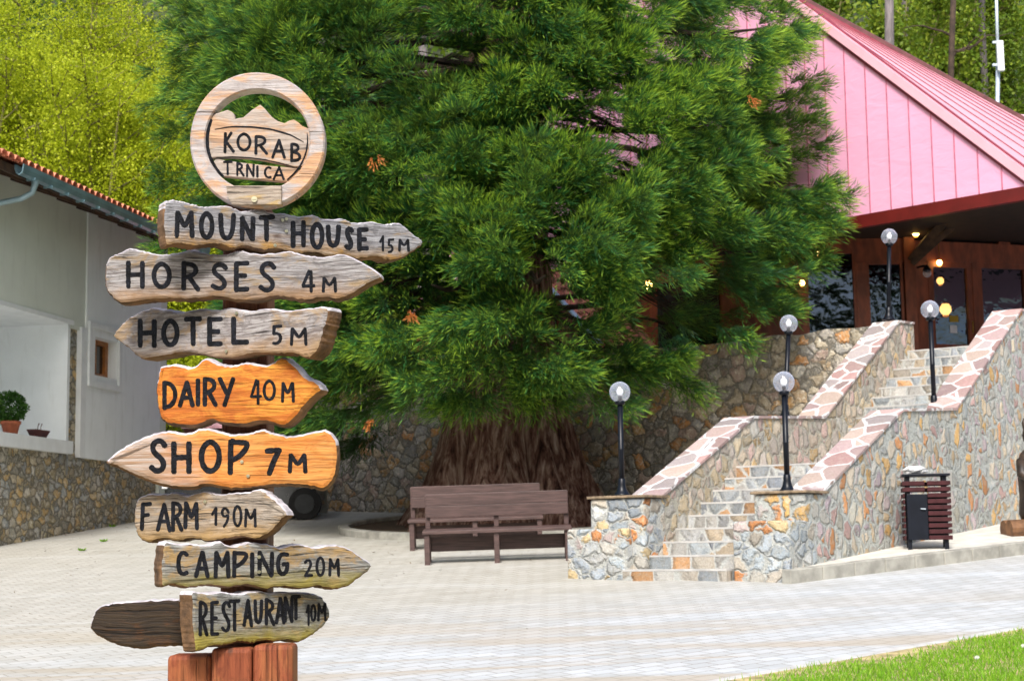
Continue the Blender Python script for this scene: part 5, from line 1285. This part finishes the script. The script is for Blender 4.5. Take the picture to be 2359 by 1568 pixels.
# hanging skirt over the trunk and to the right
for (px, py, Y, L, W) in ((1160, 830, 25.6, 1.3, .6), (1100, 900, 25.8, 1.0, .5), (1060, 905, 26.2, .7, .42), (1190, 895, 26.0, .7, .45), (1270, 900, 26.4, .9, .5), (1010, 880, 26.5, 1.0, .5), (930, 900, 26.8, .9, .5), (860, 930, 27.2, .8, .45), (780, 880, 27.4, .9, .5), (740, 830, 27.4, .9, .5), (830, 850, 26.8, 1.0, .6), (960, 820, 26.2, 1.2, .6), (1380, 850, 26.8, .8, .45), (1450, 830, 26.6, .9, .45), (1530, 850, 26.8, .8, .4), (1590, 880, 27.0, .5, .3), (1700, 760, 27.0, .9, .45), (1560, 790, 26.4, 1.0, .5), (1330, 820, 26.6, 1.1, .55), (1240, 850, 26.0, 1.0, .55), (1090, 915, 26.3, .5, .35), (1230, 915, 26.3, .5, .35), (1030, 925, 26.5, .45, .3),
                          (1880, 520, 27.5, .9, .5), (1870, 590, 27.8, .8, .5), (1780, 700, 27.2, .9, .5), (1850, 300, 28.0, 1.0, .55), (1860, 180, 28.2, .9, .5), (1830, 60, 28.4, .9, .5), (1700, 20, 27.6, 1.1, .55), (1770, 40, 27.8, 1.1, .55), (1800, 120, 27.8, .9, .5), (1755, 140, 27.4, 1.0, .5), (1790, 10, 28.0, 1.0, .5), (395, 400, 28.2, .9, .5), (400, 300, 28.4, .9, .5), (440, 150, 28.6, 1.0, .5), (450, 50, 28.6, 1.0, .5), (420, 480, 28.0, .9, .5), (390, 560, 28.0, .8, .5)):
    c = np.array(D(px, py, Y)); sx = np.sign(c[0] - TC.x) if abs(c[0] - TC.x) > .6 else rng.normal(0, .5)
    d = np.array([.55 * sx + rng.normal(0, .15), -.75, -.45 if py > 750 else -.05])
    d /= np.linalg.norm(d); plume(c - d * L * .6, d, L, W, 13, 12, rng.normal(.30, .08), out)
P, Dv, tn = (np.concatenate(q) for q in out)
print('needle blades', len(P), 'boughs', cnt)
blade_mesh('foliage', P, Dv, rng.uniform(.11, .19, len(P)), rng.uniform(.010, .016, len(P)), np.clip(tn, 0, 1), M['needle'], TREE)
limbs.build('limbs', M['twig'], TREE)
# big bare limbs and fine dead twigs seen in the gaps
b = MB()
for (x0, y0, x1, y1, Y0, Y1, r) in ((1120, 60, 760, 190, 28.8, 26.0, .055), (1110, 20, 800, 110, 28.6, 26.4, .04), (1140, 150, 880, 250, 28.8, 26.2, .045), (1180, 330, 930, 560, 28.8, 26.2, .05), (1160, 640, 880, 655, 28.6, 26.0, .05), (1200, 200, 1480, 330, 28.8, 26.6, .05), (1210, 330, 1560, 420, 28.8, 26.6, .05), (1230, 60, 1720, 90, 28.8, 27.4, .05), (1220, 520, 1560, 640, 28.7, 26.6, .05), (1250, 420, 1700, 520, 28.8, 27, .04), (1130, 420, 800, 520, 28.7, 26.4, .045)):
    p, q = D(x0, y0, Y0), D(x1, y1, Y1); m_ = p.lerp(q, .5) + Vector((0, 0, .12)); b.tube([p, m_, q], [r, r * .7, r * .3], 7, cap=False)
    for j in range(9):
        f_ = rng.uniform(.25, 1); s0v = p.lerp(q, f_) + Vector((0, 0, .1 * (1 - abs(2 * f_ - 1)))); e = s0v + Vector((rng.normal(0, .35), rng.normal(0, .25), rng.uniform(-.7, .2)))
        b.tube([s0v, s0v.lerp(e, .5) + Vector((0, 0, .05)), e], [.013, .009, .004], 5, cap=False)
for gx, gy, gw, gh in GAPS[:1] + GAPS[5:6] + GAPS[7:8]:
    for j in range(26):
        a = D(gx - gw * 1.2 + rng.uniform(-25, 25), gy + rng.uniform(-1, .6) * gh - gh * .4, 28.6); e = D(gx + gw * 1.2 + rng.uniform(-20, 20), gy + rng.uniform(-.5, 1.1) * gh + gh * .5, 28.2)
        b.tube([a, a.lerp(e, .5) + Vector((0, 0, rng.normal(0, .08))), e], [.012, .011, .006], 5, cap=False)
b.build('bare_branches', M['twig'], TREE)
dn = ([], [], [])
for px, py, Y in ((860, 362, 23.6), (945, 712, 23.4), (857, 965, 25.0), (1727, 222, 24.2)):
    c = np.array(D(px, py, Y)); plume(c, np.array([rng.normal(0, .2), -.5, -.8]), .10, .08, 3, 5, .5, dn, .13)
P, Dv, tn = (np.concatenate(q) for q in dn)
blade_mesh('dead_needles', P, Dv, rng.uniform(.05, .08, len(P)), .016, np.clip(tn, 0, 1), M['deadneedle'], TREE)
for k_, (px, py) in enumerate(((1345, 1172), (1330, 1190))):
    c = G(px, py); c.y -= 0; nn = 60
    P = np.array(c)[None] + rng.normal(size=(nn, 3)) * [.16, .12, .02] + [0, 0, .08]; Dv = norm(rng.normal(size=(nn, 3)) * .6 + [0, 0, .8])
    tag(blade_mesh('low_plant', P, Dv, rng.uniform(.08, .2, nn), .05, rng.uniform(.2, .8, nn), M['shrub']), ['small leafy plant at the right foot of the giant tree trunk, the farther one', 'small leafy plant beside the right bench end, the nearer one'][k_], 'plant', 'plants in the tree bed')

# ------------------------------------------------------------------ background trees
M['leaf_yellow'] = foliage_mat('spring_yellow_leaf', (.10,.16,.006), (.34,.42,.010), (.64,.69,.045), .45)
M['leaf_mid'] = foliage_mat('mid_green_leaf', (.03,.075,.010), (.13,.22,.016), (.36,.42,.04), .38)
M['leaf_dark'] = foliage_mat('dark_fir_needles', (.010,.040,.014), (.030,.100,.026), (.09,.20,.04), .2)
def hill_z(x, y): return 3.6 + max(0, y - 46) * .62 - 1.2
def broad(x, y, z0, h, r, nleaf, m, name, label, group, ls=(.07, .12), stems=7, tintc=.5):
    t = thing(name, label, 'tree', (x, y, z0), group); b = MB(); A_ = []; Bv = []; tn = []
    per = nleaf // (stems * 26)
    for s in range(stems):
        a0 = rng.uniform(0, 6.28); lean = rng.uniform(.05, .75) * r / h * 1.3
        top = np.array([x + math.cos(a0) * lean * h * .75, y + math.sin(a0) * lean * h * .75, z0 + h * rng.uniform(.7, 1)])
        ctl = np.array([x + rng.normal(0, .1 * r), y + rng.normal(0, .1 * r), z0 + h * .45])
        ts = np.linspace(0, 1, 9); curve = [(1 - q)**2 * np.array([x, y, z0 - .3]) + 2 * q * (1 - q) * ctl + q * q * top for q in ts]
        b.tube(curve, list(np.interp(ts, [0, 1], [.16, .02])), 6, cap=False)
        for j in range(26):
            q = rng.uniform(.18, 1); c = (1 - q)**2 * np.array([x, y, z0]) + 2 * q * (1 - q) * ctl + q * q * top
            aa = rng.uniform(0, 6.28); ln = r * rng.uniform(.3, .75) * (1.15 - .6 * q); dv = np.array([math.cos(aa), math.sin(aa), rng.uniform(.1, 1.0)]); dv /= np.linalg.norm(dv)
            e = c + dv * ln; b.tube([c, (c + e) / 2 + [0, 0, -.06 * ln], e], [.035, .022, .008], 4, cap=False)
            u = rng.uniform(.12, 1.05, per); pp = c + dv * (u * ln)[:, None] + rng.normal(size=(per, 3)) * (.16 * r * (.35 + .65 * u))[:, None] * [.75, .75, .62]
            A_.append(pp); Bv.append(norm(rng.normal(size=(per, 3)) + [0, 0, .25])); tn.append(tintc + rng.normal(0, .10) + rng.normal(0, .08, per) + .25 * (u - .6))
    A_, Bv, tn = np.concatenate(A_), np.concatenate(Bv), np.concatenate(tn)
    b.build('trunk', M['twig_light'], t)
    blade_mesh('crown', A_, Bv, rng.uniform(*ls, len(A_)), rng.uniform(ls[0] * .6, ls[1] * .75, len(A_)), np.clip(tn, 0, 1), m, t)
GY = 'yellow green trees above the white house'
for (x, y, z0, h, r, lab) in ((-14.2, 45.0, 4.0, 13.5, 3.4, 'bright yellow green tree rising right behind the house roof, nearest the frame edge'),
        (-11.0, 44.5, 4.0, 12.0, 3.3, 'yellow green tree directly behind the middle of the tiled roof'),
        (-8.6, 45.5, 3.8, 10.6, 2.9, 'yellow green tree beside the giant conifer, above the end of the tiled roof'),
        (-13.0, 50.0, 5.0, 15.0, 3.8, 'taller yellow green tree in the second row at the top left'),
        (-9.5, 51.0, 5.5, 13.0, 3.4, 'second row yellow green tree whose sparse top meets the dark gap at upper left'),
        (-17.5, 49.0, 5.0, 14.0, 3.8, 'yellow green tree at the far left edge above the roof')):
    broad(x, y, z0, h, r, 100000, M['leaf_yellow'], 'broadleaf_tree', lab, GY, ls=(.06, .10), stems=13, tintc=.55)
GR = 'forest trees behind the pink roof'
for (x, y, h, r, m, tc_, lab) in ((14.0, 60, 12, 3.2, 'leaf_mid', .55, 'light green forest tree just above the roof ridge, left of the pale trunk'),
        (17.0, 64, 13, 3.4, 'leaf_mid', .5, 'mid green forest tree left of the bare dark trunk'),
        (24.5, 62, 13, 3.4, 'leaf_mid', .5, 'mid green forest tree behind the antenna mast'),
        (20.5, 70, 14, 3.4, 'leaf_mid', .4, 'dim green forest tree farther up the slope between the trunks'),
        (12.5, 68, 13, 3.2, 'leaf_mid', .45, 'dim green forest tree farther up the slope at the roof peak'),
        (27.0, 70, 14, 3.6, 'leaf_mid', .5, 'dim green forest tree farther up the slope at the right frame edge')):
    broad(x, y, hill_z(x, y) - .5, h, r, 20000, M[m], 'broadleaf_tree', lab, GR, ls=(.13, .22), stems=7, tintc=tc_)
def fir(x, y, z0, h, r, label, group, n=9000, tc=.45):
    t = thing('fir_tree', label, 'tree', (x, y, z0), group); b = MB(); b.tube([(x, y, z0 - .5), (x, y, z0 + h * .5), (x, y, z0 + h)], [.28, .18, .03], 8, cap=False); b.build('trunk', M['trunk_grey'], t)
    o_ = ([], [], [])
    nb_ = n // 300
    for i in range(nb_):
        f_ = rng.uniform(.12, 1); a = rng.uniform(0, 6.28); L = r * (1.08 - f_) * rng.uniform(.75, 1.1) + .25
        plume(np.array([x, y, z0 + f_ * h]), np.array([math.cos(a), math.sin(a), -.25]), L, L * .42, 9, 8, tc + rng.normal(0, .08), o_, .7)
    P, Dv, tn = (np.concatenate(q) for q in o_)
    blade_mesh('foliage', P, Dv, rng.uniform(.25, .45, len(P)), rng.uniform(.04, .07, len(P)), np.clip(tn, 0, 1), M['leaf_dark'], t)
for (x, y, h, lab) in ((21.5, 58, 15, 'dark fir behind the bare trunk above the roof slope'), (26.5, 57, 15, 'dark fir right of the antenna mast'), (23.5, 66, 18, 'tall dark fir up the slope behind the mast'), (17.5, 72, 18, 'tall dark fir up the slope behind the pale trunk'), (30.5, 64, 18, 'dark fir at the far right edge of the forest'), (10, 75, 19, 'dark fir behind the roof peak')):
    fir(x, y, hill_z(x, y) - .4, h, 3.3, lab, 'dark firs behind the pink roof')
for (x, y, h, lab) in ((-6.8, 60, 20, 'dark fir on the slope between the yellow trees and the conifer'), (-3.0, 58, 19, 'dark fir on the slope behind the giant conifer, left one'), (2.5, 60, 19, 'dark fir on the slope behind the giant conifer, middle one'), (7.0, 62, 19, 'dark fir on the slope behind the giant conifer, right one'), (-12, 66, 20, 'dark fir far up the slope above the yellow trees'), (-20, 64, 20, 'dark fir far up the slope at the upper left corner')):
    fir(x, y, hill_z(x, y) - .4, h, 3.8, lab, 'dark firs behind the giant conifer')
# bare trunks
def bare(px, ybot, wpx, Y, lab, m, lean=0, branches=0):
    p = D(px, ybot, Y); q = D(px + lean, -120, Y); z0 = hill_z(p.x, Y) - .5
    t = thing('bare_trunk_tree', lab, 'tree', (p.x, Y, z0)); b = MB(); r = wpx * Y / F / 2
    b.tube([(p.x, Y, z0), p, q], [r * 1.15, r, r * .85], 10); b.build('trunk', M[m], t, smooth=True)
    if branches:
        b = MB()
        for i in range(branches):
            c = p.lerp(q, rng.uniform(.1, .9)); a = rng.choice([-1, 1]); L_ = rng.uniform(.8, 2.4); pts = [c]
            for j in range(5): pts.append(pts[-1] + Vector((a * L_ / 5, rng.normal(0, .1), rng.normal(.06, .12))))
            b.tube(pts, [.05, .04, .035, .028, .02, .01], 6, cap=False)
        b.build('bare_branches', M['twig'], t)
bare(2049, 110, 23, 56, 'pale grey bare trunk standing up behind the pink roof ridge', 'trunk_grey', -1)
bare(2190, 190, 15, 57, 'dark twisted trunk with bare side branches behind the roof', 'twig', 10, 9)
bare(2262, 60, 16, 66, 'dim grey trunk deep in the forest left of the mast', 'trunk_grey', 2)
bare(425, 30, 22, 52, 'grey trunk in the dark gap between yellow trees and conifer', 'trunk_grey', 4)

# ------------------------------------------------------------------ undergrowth on the slope: one uncountable mass
n = 60000
x = rng.uniform(-40, 45, n); y = rng.uniform(47, 110, n)
P = np.stack([x, y, 2.4 + (y - 46) * .62 + 1.6 * np.sin(x * .13 + y * .07) * np.clip((y - 46) / 20, 0, 1) + rng.uniform(-.2, 1.3, n) * (1 + .5 * np.sin(x * .9) * np.sin(y * .7))], 1)
tag(blade_mesh('undergrowth', P, norm(rng.normal(size=(n, 3)) + [0, -.2, .3]), rng.uniform(.3, .65, n), rng.uniform(.2, .4, n), np.clip(rng.normal(.42, .22, n) + .2 * np.sin(x * .35) * np.sin(y * .3), 0, 1), M['leaf_mid']), kind='stuff')

# wooded slope behind the viewer (mirrored in the window panes)
n = 26000
a = rng.uniform(math.radians(195), math.radians(345), n); r_ = rng.uniform(38, 55, n)
hgt = 13 + 5 * np.sin(a * 9) + 3 * np.sin(a * 23 + 1) + 2 * np.sin(a * 51)
P = np.stack([np.cos(a) * r_, np.sin(a) * r_, -4 + rng.random(n) ** .8 * (hgt + 5)], 1)
tag(blade_mesh('distant_wood', P, norm(rng.normal(size=(n, 3))), rng.uniform(.8, 1.8, n), rng.uniform(.5, 1.1, n), np.clip(rng.normal(.4, .2, n), 0, 1), M['leaf_dark']), kind='stuff')

# fallen needles and bud scales on the paving round the tree
M['litter'] = simple('fallen_needle_litter', (.13,.075,.03), .9, var=.4)
n = 2600
a = rng.uniform(math.radians(150), math.radians(390), n); r_ = 3.0 + np.abs(rng.normal(0, 3.4, n))
x = TC.x + np.cos(a) * r_ - 1.0; y = TC.y + np.sin(a) * r_
ok_ = (y > 12) & ~((x > .3) & (y < 28)); x, y = x[ok_], y[ok_]; n = len(x)
P = np.stack([x, y, GA * x + GB * y + .008], 1)
tag(blade_mesh('fallen_needles', P, norm(rng.normal(size=(n, 3)) * [1, 1, .08]), rng.uniform(.03, .09, n), rng.uniform(.012, .03, n), np.full(n, .5), M['litter'], side=np.tile([[0, 0, 1.0]], (n, 1))), kind='stuff')
